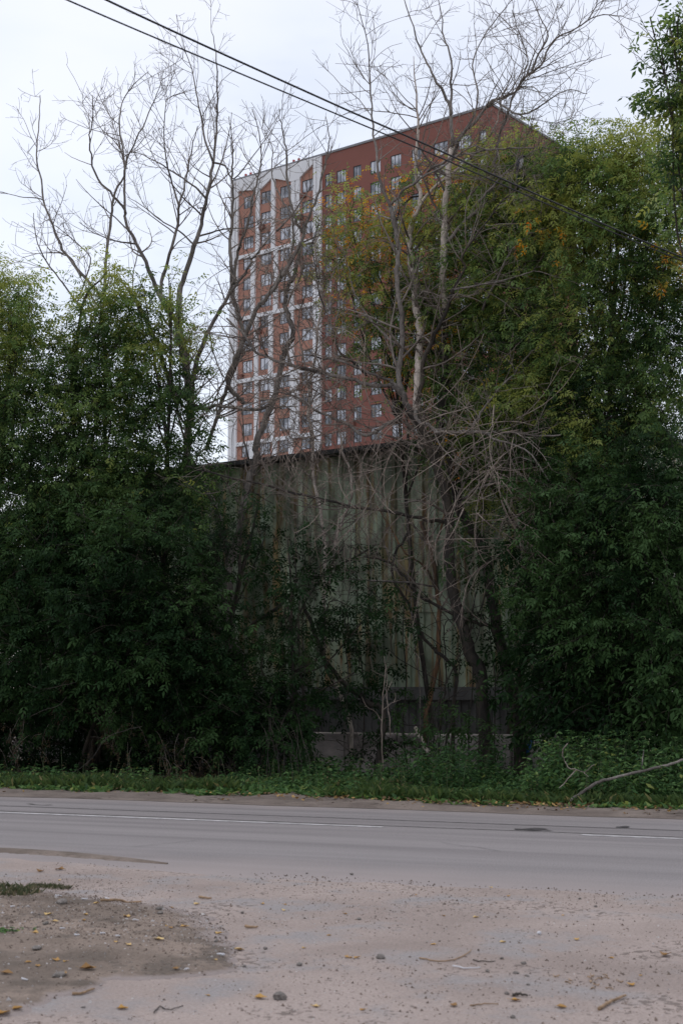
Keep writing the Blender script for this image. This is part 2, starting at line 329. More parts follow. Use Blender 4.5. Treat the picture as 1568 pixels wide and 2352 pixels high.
def road_mat():
    m, t = new_mat('worn_asphalt'); k = t.links.new; c = N(t, 'ShaderNodeTexCoord'); mp = N(t, 'ShaderNodeMapping'); mp.inputs['Scale'].default_value = (.05, 1.0, 1)
    k(c.outputs['Object'], mp.inputs[0]); n1 = N(t, 'ShaderNodeTexNoise', i_Scale=2.2, i_Detail=4.0, i_Roughness=.55); k(mp.outputs[0], n1.inputs[0])
    r1 = ramp(t, [(.36, (.19, .172, .172)), (.64, (.255, .232, .230))]); k(n1.outputs[0], r1.inputs[0])
    n2 = N(t, 'ShaderNodeTexNoise', i_Scale=60.0, i_Detail=4.0, i_Roughness=.8); k(c.outputs['Object'], n2.inputs[0])
    r2 = ramp(t, [(.34, (.62, .62, .62)), (.66, (1.34, 1.34, 1.34))]); k(n2.outputs[0], r2.inputs[0])
    m2 = N(t, 'ShaderNodeMixRGB', blend_type='MULTIPLY', i_Fac=1.0); k(r1.outputs[0], m2.inputs[1]); k(r2.outputs[0], m2.inputs[2])
    sx = N(t, 'ShaderNodeSeparateXYZ'); k(c.outputs['Object'], sx.inputs[0])
    nd = N(t, 'ShaderNodeTexNoise', i_Scale=.8, i_Detail=5.0); k(c.outputs['Object'], nd.inputs[0])
    ml = N(t, 'ShaderNodeMath', operation='MULTIPLY_ADD'); ml.inputs[1].default_value = 1.3; k(nd.outputs[0], ml.inputs[0]); k(sx.outputs[1], ml.inputs[2])
    mr = N(t, 'ShaderNodeMapRange', i_1=11.9, i_2=13.3, i_3=.8, i_4=0.0); k(ml.outputs[0], mr.inputs[0])
    mr2 = N(t, 'ShaderNodeMapRange', i_1=18.0, i_2=18.9, i_3=0.0, i_4=.7); k(ml.outputs[0], mr2.inputs[0])
    mx = N(t, 'ShaderNodeMath', operation='MAXIMUM'); k(mr.outputs[0], mx.inputs[0]); k(mr2.outputs[0], mx.inputs[1])
    m3 = N(t, 'ShaderNodeMixRGB'); k(mx.outputs[0], m3.inputs[0]); k(m2.outputs[0], m3.inputs[1]); m3.inputs[2].default_value = (.33, .28, .265, 1)
    p = N(t, 'ShaderNodeBsdfPrincipled', i_Roughness=.85); k(m3.outputs[0], p.inputs[0]); k(bumpn(t, n2.outputs[0], .5, .006), p.inputs['Normal'])
    finish(t, p.outputs[0]); return m
def add_blend(m, dust_col):
    t = m.node_tree; k = t.links.new; p = next(n for n in t.nodes if n.type == 'BSDF_PRINCIPLED'); src = p.inputs[0].links[0].from_socket
    a = N(t, 'ShaderNodeAttribute', attribute_name='inside'); c = N(t, 'ShaderNodeTexCoord'); n = N(t, 'ShaderNodeTexNoise', i_Scale=5.0, i_Detail=7.0, i_Roughness=.7); k(c.outputs['Object'], n.inputs[0])
    ma = N(t, 'ShaderNodeMath', operation='ADD'); k(a.outputs['Fac'], ma.inputs[0]); k(n.outputs[0], ma.inputs[1])
    r = ramp(t, [(.62, (0, 0, 0)), (.92, (1, 1, 1))]); k(ma.outputs[0], r.inputs[0]); mx = N(t, 'ShaderNodeMixRGB'); k(r.outputs[0], mx.inputs[0]); mx.inputs[1].default_value = (*dust_col, 1); k(src, mx.inputs[2]); k(mx.outputs[0], p.inputs[0])
M['soil'] = ground_mat('dark_soil', (.05, .038, .028), (.085, .066, .048), fine=30.)  # dark brown earth, the ground's own tone
M['dust'] = ground_mat('dusty_verge', (.275, .222, .198), (.375, .308, .278), speck=(.13, .10, .085), speck_amt=.8, fine=55., patch=.55, patch_col=(.285, .262, .258))
M['clod'] = ground_mat('loose_brown_soil', (.13, .10, .08), (.21, .165, .135), speck=(.10, .08, .065), speck_amt=.7, fine=48., patch=.8, bump=.02, patch_col=(.12, .093, .073))
M['strip'] = ground_mat('road_edge_dirt', (.125, .098, .082), (.21, .17, .145), speck=(.06, .045, .035), speck_amt=.8, fine=28., patch=1.3)
M['road'] = road_mat()
M['paint'] = simple('worn_white_paint', (.44, .42, .42), .7, .35, 9.0, col2=(.60, .58, .585))
M['tar'] = simple('tar_crack', (.045, .04, .04), .8, .3, 20.)
M['clod_blend'] = ground_mat('loose_brown_soil_patch', (.15, .115, .09), (.27, .21, .17), speck=(.10, .08, .065), speck_amt=.7, fine=48., patch=.8, bump=.02, patch_col=(.12, .093, .073)); add_blend(M['clod_blend'], (.30, .25, .232))
# ------------------------------------------------------------------ ground, road, verges
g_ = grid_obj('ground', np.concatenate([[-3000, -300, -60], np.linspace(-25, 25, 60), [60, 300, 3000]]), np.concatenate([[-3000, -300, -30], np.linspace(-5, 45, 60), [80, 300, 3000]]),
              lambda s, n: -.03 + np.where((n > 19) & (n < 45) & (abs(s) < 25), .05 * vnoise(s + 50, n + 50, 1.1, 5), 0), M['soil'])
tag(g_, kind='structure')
rd = grid_obj('road', [-300, -40, 40, 300], [10.3, 14, 18.6], lambda s, n: n * 0, M['road']); tag(rd, kind='structure')
def n_of(x, y): return SN(G(x, y))
NL = n_of(600, 1889.5)[1]
def strip(name, s0, s1, n0, n1, mat, z=.004, wob=.0, parent=None, seg=60):
    ss = np.linspace(s0, s1, seg); vs = []; fs = []
    for i, s in enumerate(ss):
        a = rng.normal() * wob; b = rng.normal() * wob; vs += [(s, n0 + a, z), (s, n1 + b, z)]
        if i: k = 2 * i; fs.append((k - 2, k, k + 1, k - 1))
    return poly_obj(name, vs, fs, mat, parent)
sL = n_of(870, 1902.5)[0]; sR = n_of(1325, 1922)[0]
strip('lane_line', -60, sL, NL - .055, NL + .055, M['paint'], .004, .004, rd, 300)
strip('lane_line', sR, sR + 9, NL - .055, NL + .055, M['paint'], .004, .004, rd, 60)
n1_ = n_of(1102, 1891)[1]; n2_ = n_of(1102, 1905)[1]
M['seam'] = simple('asphalt_seam', (.172, .157, .156), .9, .3, 8.)
strip('paving_seam', -40, 30, n1_ - .03, n1_ + .03, M['seam'], .004, .008, rd, 300)
strip('paving_seam', -40, 30, n2_ - .025, n2_ + .025, M['seam'], .004, .008, rd, 300)
def crack(pts, wd, parent, name='road_crack', mat=None, z=.0075):
    q = [np.array(SN(G(*D(*p)))) for p in pts]; q = np.array(q); q = smooth_poly(np.c_[q, np.zeros(len(q))], 5)[:, :2]; vs = []; fs = []
    for i, p in enumerate(q):
        t = q[min(i + 1, len(q) - 1)] - q[max(i - 1, 0)]; t /= np.linalg.norm(t) + 1e-9; nn = np.array([-t[1], t[0]]); ww = wd * rng.uniform(.4, 1.3) * (.25 if i in (0, len(q) - 1) else 1)
        vs += [(*(p - nn * ww), z), (*(p + nn * ww), z)]
        if i: k = 2 * i; fs.append((k - 2, k, k + 1, k - 1))
    o = poly_obj(name, vs, fs, mat or M['tar'], parent)
    if parent is None: o.rotation_euler = (0, 0, -TA)
    return o
crack([('i', 265, 850), ('i', 330, 850), ('i', 400, 853), ('i', 440, 846), ('i', 485, 841)], .10, rd)
crack([('d', 300, 1946), ('d', 350, 1942), ('d', 410, 1936), ('d', 455, 1931)], .005, rd)
crack([('d', 60, 1846), ('d', 96, 1850), ('d', 122, 1849)], .02, rd)
crack([('d', 1010, 1935), ('d', 1060, 1944), ('d', 1090, 1946), ('d', 1150, 1957)], .004, rd)
crack([('i', 485, 856), ('i', 560, 860)], .03, rd)
crack([('i', 1050, 834), ('i', 1100, 832), ('i', 1132, 824)], .07, rd)
# near verge: dense close to the camera, ragged edge over the asphalt
def dense_axis(a, b, step, outer): return np.concatenate([outer[0], np.arange(a, b, step), outer[1]])
def edge_n(s): return 11.35 + .32 * (vnoise(s + 90, s * 0 + 3.3, .45, 11) - .5) * 2 + .12 * (vnoise(s + 90, s * 0 + 7.3, 2.6, 12) - .5) * 2
nsv = np.concatenate([[-200, -20, 0, 3], np.arange(4.5, 12.0, .045)])
ssv = dense_axis(-8, 2.5, .05, ([-300, -60, -20, -10], [5, 20, 60, 300]))
def verge_n(S, Nn):
    e = edge_n(S); t = np.clip((Nn - 9.5) / 2.5, 0, 1); return np.where(Nn > 9.5, 9.5 + t * (e - 9.5), Nn)
def verge_z(S, Nn):
    e = edge_n(S); d = np.clip((e - Nn) / .8, 0, 1)
    return .004 + d * (.020 * vnoise(S + 40, Nn + 40, .9, 21) + .012 * vnoise(S + 40, Nn + 40, 6., 22, 2))
vg = grid_obj('verge', ssv, nsv, verge_z, M['dust'], verge_n); tag(vg, kind='structure')
def vz(s, n): return float(verge_z(np.array([s]), np.array([n]))[0])
# brown soil patch on the verge, raised
outl = [('d', -60, 2062), ('d', 60, 2050), ('d', 140, 2056), ('d', 215, 2068), ('d', 300, 2080), ('d', 390, 2088), ('d', 450, 2108), ('d', 505, 2128), ('d', 530, 2160), ('d', 548, 2192), ('d', 563, 2222), ('d', 545, 2242),
        ('d', 480, 2250), ('d', 400, 2254), ('d', 320, 2256), ('d', 262, 2262), ('d', 210, 2284), ('d', 120, 2300), ('d', 60, 2330), ('d', -20, 2352), ('d', -160, 2352), ('d', -200, 2180)]
oq = np.array([SN(G(*D(*p))) for p in outl])
oq = np.vstack([oq, oq[:1]]); oq = smooth_poly(np.c_[oq, np.zeros(len(oq))], 7)[:-1, :2]
oq += np.stack([vnoise(oq[:, 0] * 3 + 9, oq[:, 1] * 3 + 9, 1.6, 31) - .5, vnoise(oq[:, 0] * 3 + 70, oq[:, 1] * 3 + 9, 1.6, 32) - .5], 1) * .22
def in_poly(s, n, poly):
    c = np.zeros(len(s), bool); j = len(poly) - 1
    for i in range(len(poly)):
        a, b = poly[i], poly[j]; m = ((a[1] > n) != (b[1] > n)) & (s < (b[0] - a[0]) * (n - a[1]) / (b[1] - a[1] + 1e-12) + a[0]); c ^= m; j = i
    return c
PX = np.vstack([oq, (oq + np.roll(oq, -1, 0)) / 2])
def patch_h(s, n):                       # height of the loose soil above the verge, negative outside its outline
    s = np.asarray(s, float); n = np.asarray(n, float); sh_ = s.shape; s = s.ravel(); n = n.ravel()
    d = np.concatenate([np.sqrt(((np.stack([s[i:i + 4000], n[i:i + 4000]], 1)[:, None] - PX[None]) ** 2).sum(-1)).min(1) for i in range(0, len(s), 4000)]); d = np.where(in_poly(s, n, oq), d, -d)
    d = d + (vnoise(s + 30, n + 30, 7., 33) - .5) * .10
    h = np.where(d > 0, np.clip(d / .10, 0, 1) ** .6 * .020 + np.clip(d / .5, 0, 1) * (.035 * vnoise(s + 30, n + 30, 2.2, 34) + .022 * (vnoise(s + 30, n + 30, 13., 35) - .4) * np.clip((n - 7.2) / .5, .25, 1)), np.clip(d, -.05, 0) * .6)
    return (h - .001).reshape(sh_)
pm = grid_obj('soil_patch', np.arange(oq[:, 0].min() - .1, oq[:, 0].max() + .1, .028), np.arange(oq[:, 1].min() - .1, oq[:, 1].max() + .1, .028), lambda s, n: verge_z(s, n) + patch_h(s, n), M['clod_blend']); tag(pm, kind='structure')
cc_ = np.zeros(len(pm.data.vertices) * 3, dtype=np.float32); pm.data.vertices.foreach_get('co', cc_); cc_ = cc_.reshape(-1, 3)
dd_ = np.concatenate([np.sqrt(((cc_[i:i + 4000, None, :2] - PX[None]) ** 2).sum(-1)).min(1) for i in range(0, len(cc_), 4000)]) * np.where(in_poly(cc_[:, 0], cc_[:, 1], oq), 1, -1)
at_ = pm.data.attributes.new('inside', 'FLOAT', 'POINT'); at_.data.foreach_set('value', np.clip(dd_ / np.where(cc_[:, 1] > 8.0, .55, .16), -.3, 1).astype(np.float32))
edge_dirt = [('d', -60, 1950), ('d', 40, 1955), ('d', 150, 1962), ('d', 260, 1972), ('d', 330, 1979), ('d', 385, 1985)]
def soil_strip():
    q = np.array([SN(G(*D(*p))) for p in edge_dirt]); q = smooth_poly(np.c_[q, np.zeros(len(q))], 12)[:, :2]; vs = []; fs = []; K = len(q)
    for i, p in enumerate(q):
        wd = .20 * (1 - (i / (K - 1)) ** 2) + .01
        for j in range(5):
            f = j / 4 - .5; n_ = p[1] + f * 2 * wd * rng.uniform(.8, 1.15); vs.append((p[0], n_, max(vz(p[0], n_), .004) + (.009 if 0 < j < 4 else -.006)))
        if i:
            for j in range(4): a = (i - 1) * 5 + j; fs.append((a, a + 5, a + 6, a + 1))
    o = poly_obj('dirt_ridge', vs, fs, M['clod'], smooth=True); o.rotation_euler = (0, 0, -TA); tag(o, kind='structure')
soil_strip()
# far road edge dirt
def fe0(s): return 18.02 + .10 * (vnoise(s + 90, s * 0 + 1.3, .7, 41) - .5) * 2.4
def far_n(S, Nn):
    t = np.clip((Nn - 18) / 2.2, 0, 1); return fe0(S) + t * 2.6
def far_z(S, Nn): return .004 + .055 * np.clip((Nn - fe0(S)) / .5, 0, 1) * vnoise(S + 20, Nn + 20, 1.7, 42)
ds = grid_obj('dirt_strip', dense_axis(-14, 12, .09, ([-300, -50, -20], [18, 60, 300])), np.linspace(18, 20.2, 26), far_z, M['strip'], far_n); tag(ds, kind='structure')
# ------------------------------------------------------------------ apartment block
M['render_red'] = simple('dark_red_cladding', (.26, .10, .076), .8, .06, .25)  # distance haze put into the cladding tones: paler and less saturated
M['render_salmon'] = simple('terracotta_cladding', (.45, .225, .165), .8, .05, .3)
M['render_white'] = simple('white_cladding', (.87, .87, .885), .7, .03, .3)
M['coping'] = simple('metal_coping', (.22, .22, .23), .5, .1, 2.)
M['wframe'] = simple('dark_window_frame', (.045, .048, .055), .5, .15, 3.)
M['ac'] = simple('air_conditioner_basket', (.17, .065, .045), .7, .12, 3.)
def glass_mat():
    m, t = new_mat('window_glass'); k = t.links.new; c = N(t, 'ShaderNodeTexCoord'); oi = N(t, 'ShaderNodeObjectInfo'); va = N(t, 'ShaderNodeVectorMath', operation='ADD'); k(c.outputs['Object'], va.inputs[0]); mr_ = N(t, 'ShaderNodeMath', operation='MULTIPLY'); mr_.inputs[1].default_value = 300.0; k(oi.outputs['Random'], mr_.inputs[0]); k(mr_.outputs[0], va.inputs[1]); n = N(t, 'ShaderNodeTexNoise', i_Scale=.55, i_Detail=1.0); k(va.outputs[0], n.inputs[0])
    r = ramp(t, [(.38, (.14, .155, .18)), (.48, (.34, .36, .41)), (.58, (.66, .68, .74))]); k(n.outputs[0], r.inputs[0])  # sky reflection painted into the pane colour, along with pale curtains
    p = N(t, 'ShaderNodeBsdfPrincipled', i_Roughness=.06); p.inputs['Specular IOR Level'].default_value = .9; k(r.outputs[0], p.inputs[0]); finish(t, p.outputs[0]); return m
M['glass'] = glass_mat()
YC = 171.0; rr_ = ray(1130, 238); CC = rr_ * YC / rr_[1]; H = CC[2] + EYE
AX = np.array([-4204 / (F / CP), 1, 0]); AX /= np.linalg.norm(AX)
bl = empty('apartment_block', (CC[0], CC[1], 0), math.atan2(-AX[1], -AX[0]))
tag(bl, 'tall red and white apartment block rising beyond the shed and the trees', 'building')
def proj(q):
    d = q[1] * CP + (q[2] - EYE) * SP; return 784 + F * q[0] / d
def xat(px, h):   # local x (<=0) on the facade whose image x is px at height h
    lo, hi = 0., 90.
    for _ in range(50):
        m = (lo + hi) / 2
        if proj(np.array([CC[0], CC[1], h]) + AX * m) > px: lo = m
        else: hi = m
    return -lo
XL = xat(533, H - 1); XM = xat(740, H - 2); DEP = 21.0
ST = 3.0; NR = 24; ztop = [H - 3.1 - ST * k for k in range(NR)]; WH = 1.75
def fcol(z, a, y): return D(z, a, y)
cols_l = []
for a, b in ((225, 352), (452, 590), (700, 848), (985, 1130)):
    cols_l.append((xat(D('f', a, 600)[0], H - 5), xat(D('f', b, 600)[0], H - 5)))
cols_r = []
for a, b in ((752 - 8, 760), (773, 794), (811, 829), (850, 874), (897, 921), (945, 968), (996, 1028), (1052, 1082), (1101, 1116)):
    cols_r.append((xat(a, H - 5), xat(b, H - 5)))
cols_r[0] = (XM + .5, xat(762, H - 5))
def wall_grid(name, x0, x1, z0, z1, holes, mat, parent, rec=.16):
    xs = sorted({x0, x1, *[h[0] for h in holes], *[h[1] for h in holes]}); zs = sorted({z0, z1, *[h[2] for h in holes], *[h[3] for h in holes]}); B_ = Box()
    for i in range(len(xs) - 1):
        for j in range(len(zs) - 1):
            a, b, c, d = xs[i], xs[i + 1], zs[j], zs[j + 1]; mx, mz = (a + b) / 2, (c + d) / 2
            if any(h[0] < mx < h[1] and h[2] < mz < h[3] for h in holes):
                B_.quad((a, 0, c), (a, rec, c), (a, rec, d), (a, 0, d)); B_.quad((b, 0, c), (b, 0, d), (b, rec, d), (b, rec, c))
                B_.quad((a, 0, c), (b, 0, c), (b, rec, c), (a, rec, c)); B_.quad((a, 0, d), (a, rec, d), (b, rec, d), (b, 0, d))
            else: B_.quad((a, 0, c), (b, 0, c), (b, 0, d), (a, 0, d))
    return B_.build(name, mat, parent)
hl = [(a, b, z - WH, z) for z in ztop for a, b in cols_l]; hr = [(a, b, z - WH, z) for z in ztop for a, b in cols_r]
wall_grid('striped_wall', XL, XM, 0, H - .3, hl, M['render_salmon'], bl)
wall_grid('red_wall', XM, 0, 0, H - .3, hr, M['render_red'], bl)
B_ = Box()   # other sides + roof
B_.quad((0, 0, 0), (0, DEP, 0), (0, DEP, H - .3), (0, 0, H - .3)); B_.quad((XL, 0, 0), (XL, 0, H - .3), (XL, DEP, H - .3), (XL, DEP, 0), 1); B_.quad((XL, DEP, 0), (XL, DEP, H - .3), (0, DEP, H - .3), (0, DEP, 0))
B_.quad((XL, .6, H - 1), (0, .6, H - 1), (0, DEP, H - 1), (XL, DEP, H - 1), 2)
B_.quad((XL, .5, 0), (0, .5, 0), (0, .5, H - .6), (XL, .5, H - .6), 3)
B_.build('side_wall', [M['render_red'], M['render_white'], M['coping'], M['wframe']], bl)
B_ = Box(); B_.box((XL - .1, -.12, H - .3), (.12, .5, H)); B_.box((-.4, .5, H - .3), (.12, DEP + .1, H)); B_.box((XL - .1, .5, H - .3), (XL + .4, DEP + .1, H)); B_.build('coping', M['coping'], bl)
# white frame of the striped wing
B_ = Box(); pr = -.3
def gx(px, y=600): return xat(D('f', px, y)[0], H - 6)
recess_top = [((165, 385), 490, 490), ((450, 590), 475, 350), ((645, 905), 332, 352), ((968, 1130), 315, 190)]
bands = [H - 3.1 - ST * k + .42 for k in (3, 6, 9, 12, 15, 18, 21)]
x_l0 = gx(110); x_l1 = gx(165)
B_.box((XL - .05, pr, 0), (XL + .9, .0 - .003, H - .35)); B_.box((XL + 1.05, pr, 0), (gx(163), -.003, H - .35))
B_.box((gx(1145), pr, 0), (gx(1182), -.003, H - .35)); B_.box((gx(1192), pr, 0), (XM - .02, -.003, H - .35))
g1 = [(393, 440), (595, 642), (855, 905), (915, 966)]; g2 = [(335, 388), (628, 682), (838, 890)]; g3 = [(385, 432), (570, 622), (838, 890)]
for gi in range(8):
    zt = (H - .35) if gi == 0 else bands[gi - 1] - .55; zb = bands[gi] if gi < 7 else 0
    for a, b in (g1, g2, g3)[gi % 3]: B_.box((gx(a), pr + .02, zb), (gx(b), -.003, zt))
for z in bands: B_.box((gx(163), pr - .01, z - .55), (gx(1146), -.003, z))
zr = H - .35; x0, x1 = gx(163), gx(1146)
tp = ztop[0]
pts = [(x0, zr), (x0, tp + 1.05), (gx(390), tp + .55), (gx(443), tp + .55), (gx(452), tp + .35), (gx(594), tp + 1.55), (gx(645), tp + 1.35), (gx(860), tp + .25), (gx(966), tp + .25), (gx(970), tp + .5), (gx(1140), tp + 1.9), (x1, tp + 1.9), (x1, zr)]
B_.prism(pts, pr - .02, -.003); B_.build('white_frame', M['render_white'], bl)
# windows: the 100 that show largest are parts, the rest one part
def window_bm(w, h):
    B_ = Box(); t = .08
    B_.box((0, 0, 0), (w, .1, t)); B_.box((0, 0, h - t), (w, .1, h)); B_.box((0, 0, t), (t, .1, h - t)); B_.box((w - t, 0, t), (w, .1, h - t))
    if w > 1.2: B_.box((w * .36, .01, t), (w * .36 + .08, .09, h - t)); B_.box((w * .70, .01, t), (w * .70 + .07, .09, h - t))
    else: B_.box((w * .5 - .03, .01, t), (w * .5 + .04, .09, h - t))
    return B_
def pane_bm(w, h, r=0):
    B_ = Box(); B_.box((.085, .05, .085), (w - .085, .06, h - .085)); return B_
rest = Box(); nw = 0
cand = [(a, b, z) for k, z in enumerate(ztop) for (a, b) in cols_l if k < 14] + [(a, b, z) for k, z in enumerate(ztop) for (a, b) in cols_r if k < 5]
allw = [(a, b, z) for z in ztop for (a, b) in cols_l + cols_r]
first = {}
for a, b, z in allw:
    w_ = b - a
    if (a, b, z) in cand and nw < 100:
        key = round(w_, 3)
        if key not in first:
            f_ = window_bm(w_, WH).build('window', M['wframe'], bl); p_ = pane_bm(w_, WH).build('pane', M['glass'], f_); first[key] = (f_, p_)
        else:
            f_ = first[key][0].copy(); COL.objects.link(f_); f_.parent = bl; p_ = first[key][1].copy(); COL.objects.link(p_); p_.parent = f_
        f_.location = (a, .05, z - WH); nw += 1
    else:
        B1 = window_bm(w_, WH); n0 = len(rest.v); rest.v += [(x + a, y + .05, q + z - WH) for x, y, q in B1.v]; rest.f += [[i + n0 for i in f] for f in B1.f]; rest.m += [0] * len(B1.f)
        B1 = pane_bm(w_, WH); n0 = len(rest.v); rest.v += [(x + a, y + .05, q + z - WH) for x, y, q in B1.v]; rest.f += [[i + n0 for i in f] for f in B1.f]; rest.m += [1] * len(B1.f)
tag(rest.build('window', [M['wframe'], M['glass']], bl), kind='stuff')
ac0 = None
for k in range(34):
    if k < 12: c_ = random.choice(cols_l[0:1] + cols_l[1:2] + cols_l[3:]); x = c_[0] - random.choice((.55, .1))
    else: c_ = random.choice(cols_r[1:8]); x = random.choice((c_[0] - .5, c_[1] - .2))
    z = random.choice(ztop[:14]) - WH - .75
    if ac0 is None:
        B1 = Box(); B1.box((0, -.42, 0), (.85, 0, .06)); B1.box((0, -.42, .06), (.85, -.36, .6)); B1.box((0, -.36, .06), (.06, 0, .6)); B1.box((.79, -.36, .06), (.85, 0, .6)); ac0 = o = B1.build('air_conditioner_basket', M['ac'], bl)
    else: o = ac0.copy(); COL.objects.link(o); o.parent = bl
    o.location = (x, -.003, z)
M['lamp_red'] = simple('red_lamp', (.45, .06, .05), .4, .1)
for lx in (XL + 2.2, xat(1000 / 1, H) if False else XM - 5.5):
    B1 = Box(); B1.box((-.5, 0, 0), (-.44, .06, 1.5)); B1.box((.44, 0, 0), (.5, .06, 1.5)); B1.box((-.5, .07, 1.0), (.5, .12, 1.06)); lp_ = B1.build('warning_lamp', M['render_white'], bl); lp_.location = (lx, 1.0, H - .95)
    for q in (-.47, .47):
        B1 = Box(); B1.box((q - .13, -.1, 1.5), (q + .13, .16, 1.78)); B1.build('red_bulb', M['lamp_red'], lp_)
# ------------------------------------------------------------------ shed
def shed_mat():
    m, t = new_mat('rust_streaked_sheet'); k = t.links.new; c = N(t, 'ShaderNodeTexCoord')
    def nz(sc, scale, det=5.0):
        mp = N(t, 'ShaderNodeMapping'); mp.inputs['Scale'].default_value = sc; k(c.outputs['Object'], mp.inputs[0]); n = N(t, 'ShaderNodeTexNoise', i_Scale=scale, i_Detail=det, i_Roughness=.6); k(mp.outputs[0], n.inputs[0]); return n.outputs[0]
    base = ramp(t, [(.3, (.30, .37, .30)), (.5, (.42, .48, .37)), (.7, (.54, .60, .47))]); k(nz((1, 1, .05), 5.5), base.inputs[0])
    r1 = ramp(t, [(.50, (0, 0, 0)), (.60, (.85, .85, .85))]); k(nz((1, 1, .09), 4.6, 7.0), r1.inputs[0])
    r2 = ramp(t, [(.42, (.42, .29, .12)), (.6, (.26, .12, .05))]); k(nz((1, 1, .3), 5.0), r2.inputs[0])
    mx = N(t, 'ShaderNodeMixRGB'); k(r1.outputs[0], mx.inputs[0]); k(base.outputs[0], mx.inputs[1]); k(r2.outputs[0], mx.inputs[2])
    r3 = ramp(t, [(.40, (.36, .37, .32)), (.6, (1.25, 1.27, 1.2))]); k(nz((1, 1, .5), 1.1, 4.0), r3.inputs[0])
    m2 = N(t, 'ShaderNodeMixRGB', blend_type='MULTIPLY', i_Fac=1.0); k(mx.outputs[0], m2.inputs[1]); k(r3.outputs[0], m2.inputs[2])
    p = N(t, 'ShaderNodeBsdfPrincipled', i_Roughness=.6); k(m2.outputs[0], p.inputs[0]); finish(t, p.outputs[0]); return m
M['sheet'] = shed_mat()
M['concrete'] = simple('weathered_concrete', (.17, .165, .16), .9, .3, 2.4, .01, stretch=(1, 1, .6))
M['concrete_pale'] = simple('stained_pale_concrete', (.36, .31, .29), .9, .5, 1.6, .012, stretch=(.6, 1, 1.4), col2=(.66, .58, .55))
M['roof_dark'] = simple('dark_roof_sheet', (.045, .045, .045), .8, .3, 2.)
NS = 27.8
def SZ(x, y, n=NS): q = P(x, y, n); return SN(q)[0], q[2]
sa, za = SZ(540, 1062); sb, zb_ = SZ(880, 1022); sl = (zb_ - za) / (sb - sa)
s0 = SZ(70, 1200)[0]; s1 = SZ(1440, 1200)[0]
def ztopf(s): return za + sl * (s - sa) - .14
o_ = RW(s0, NS); sh = empty('shed', tuple(o_), -TA); tag(sh, 'long windowless shed of rust streaked pale green corrugated sheets behind the thicket', 'shed')
def corr(name, x0, x1, zb, zt, y, mat, parent, per=.30, dep=.075, prof=((0, 0), (.16, 0), (.22, 1), (.80, 1), (.86, 0))):
    vs = []; fs = []; x = x0; k = 0; pts = []
    while x < x1:
        for a, h in prof: pts.append((x + a * per, y - (1 - h) * dep))
        x += per
    for i, (px_, py_) in enumerate(pts):
        vs += [(px_, py_, zb), (px_, py_, zt(px_) if callable(zt) else zt)]
        if i: k = 2 * i; fs.append((k - 2, k, k + 1, k - 1))
    return poly_obj(name, vs, fs, mat, parent)
W_ = s1 - s0; zt_ = lambda x: ztopf(s0 + x)
corr('lower_panel', 0, W_, 1.62, 3.20, 0, M['sheet'], sh); corr('upper_panel', 0, W_, 3.14, zt_, -.03, M['sheet'], sh)
B_ = Box(); DP = 11
B_.quad((0, .02, 0), (0, .02, zt_(0)), (0, DP, zt_(0) + .4), (0, DP, 0)); B_.quad((W_ + .2, .02, 0), (W_ + .2, DP, 0), (W_ + .2, DP, zt_(W_) + .4), (W_ + .2, .02, zt_(W_)))
B_.quad((0, DP, 0), (0, DP, zt_(0) + .4), (W_ + .2, DP, zt_(W_) + .4), (W_ + .2, DP, 0)); B_.quad((0, .06, 0), (W_ + .2, .06, 0), (W_ + .2, .06, zt_(W_)), (0, .06, zt_(0))); B_.build('side_wall', M['sheet'], sh)
vs = [(-.3, -.55, zt_(-.3) - .02), (W_ + .5, -.55, zt_(W_ + .5) - .02), (W_ + .5, DP + .3, zt_(W_) + .45), (-.3, DP + .3, zt_(0) + .45)]
vs += [(a, b, c + .09) for a, b, c in vs]
poly_obj('roof', vs, [(0, 3, 2, 1), (4, 5, 6, 7), (0, 1, 5, 4), (1, 2, 6, 5), (2, 3, 7, 6), (3, 0, 4, 7)], M['roof_dark'], sh)
B_ = Box(); B_.box((-.05, -.22, 1.36), (W_ + .2, .05, 1.62)); B_.build('plinth_beam', M['concrete'], sh)
corr('base_panel', 0, W_, -.1, 1.36, -.04, M['concrete'], sh, .16, .04)
sp = SZ(900, 1600)[0] - s0
p0 = None
for k in range(-2, 2):
    if p0 is None: B_ = Box(); B_.box((-.17, -.30, -.1), (.17, -.225, 1.55)); p0 = o = B_.build('post', M['concrete'], sh)
    else: o = p0.copy(); COL.objects.link(o); o.parent = sh
    o.location = (sp + k * 3.3, 0, 0)
# low concrete barrier
NB = 25.3
sb0 = SZ(668, 1690, NB)[0]; sb1 = SZ(1460, 1690, NB)[0]; zt2 = SZ(900, 1684, NB)[1]
o_ = RW(sb0, NB); ba = empty('concrete_barrier', tuple(o_), -TA); tag(ba, 'low stained concrete barrier lying along the foot of the shed behind the weeds', 'barrier')
B_ = Box(); x = 0; bw = (sb1 - sb0) / 3; bm = bmesh.new()
for k in range(3):
    vs = [(x + .01, -.22, -.1), (x + bw - .01, -.22, -.1), (x + bw - .01, .28, -.1), (x + .01, .28, -.1), (x + .01, -.14, zt2), (x + bw - .01, -.14, zt2), (x + bw - .01, .2, zt2), (x + .01, .2, zt2)]
    me = poly_obj('block', vs, [(3, 2, 1, 0), (4, 5, 6, 7), (0, 1, 5, 4), (1, 2, 6, 5), (2, 3, 7, 6), (3, 0, 4, 7)], M['concrete_pale'], ba)
    bv = me.modifiers.new('bevel', 'BEVEL'); bv.width = .035; bv.segments = 3
    x += bw
M['blue'] = simple('blue_paint', (.02, .13, .36), .6, .25, 8.)
sx_ = SZ(1212, 1697, NB - .2); xx = sx_[0] - sb0
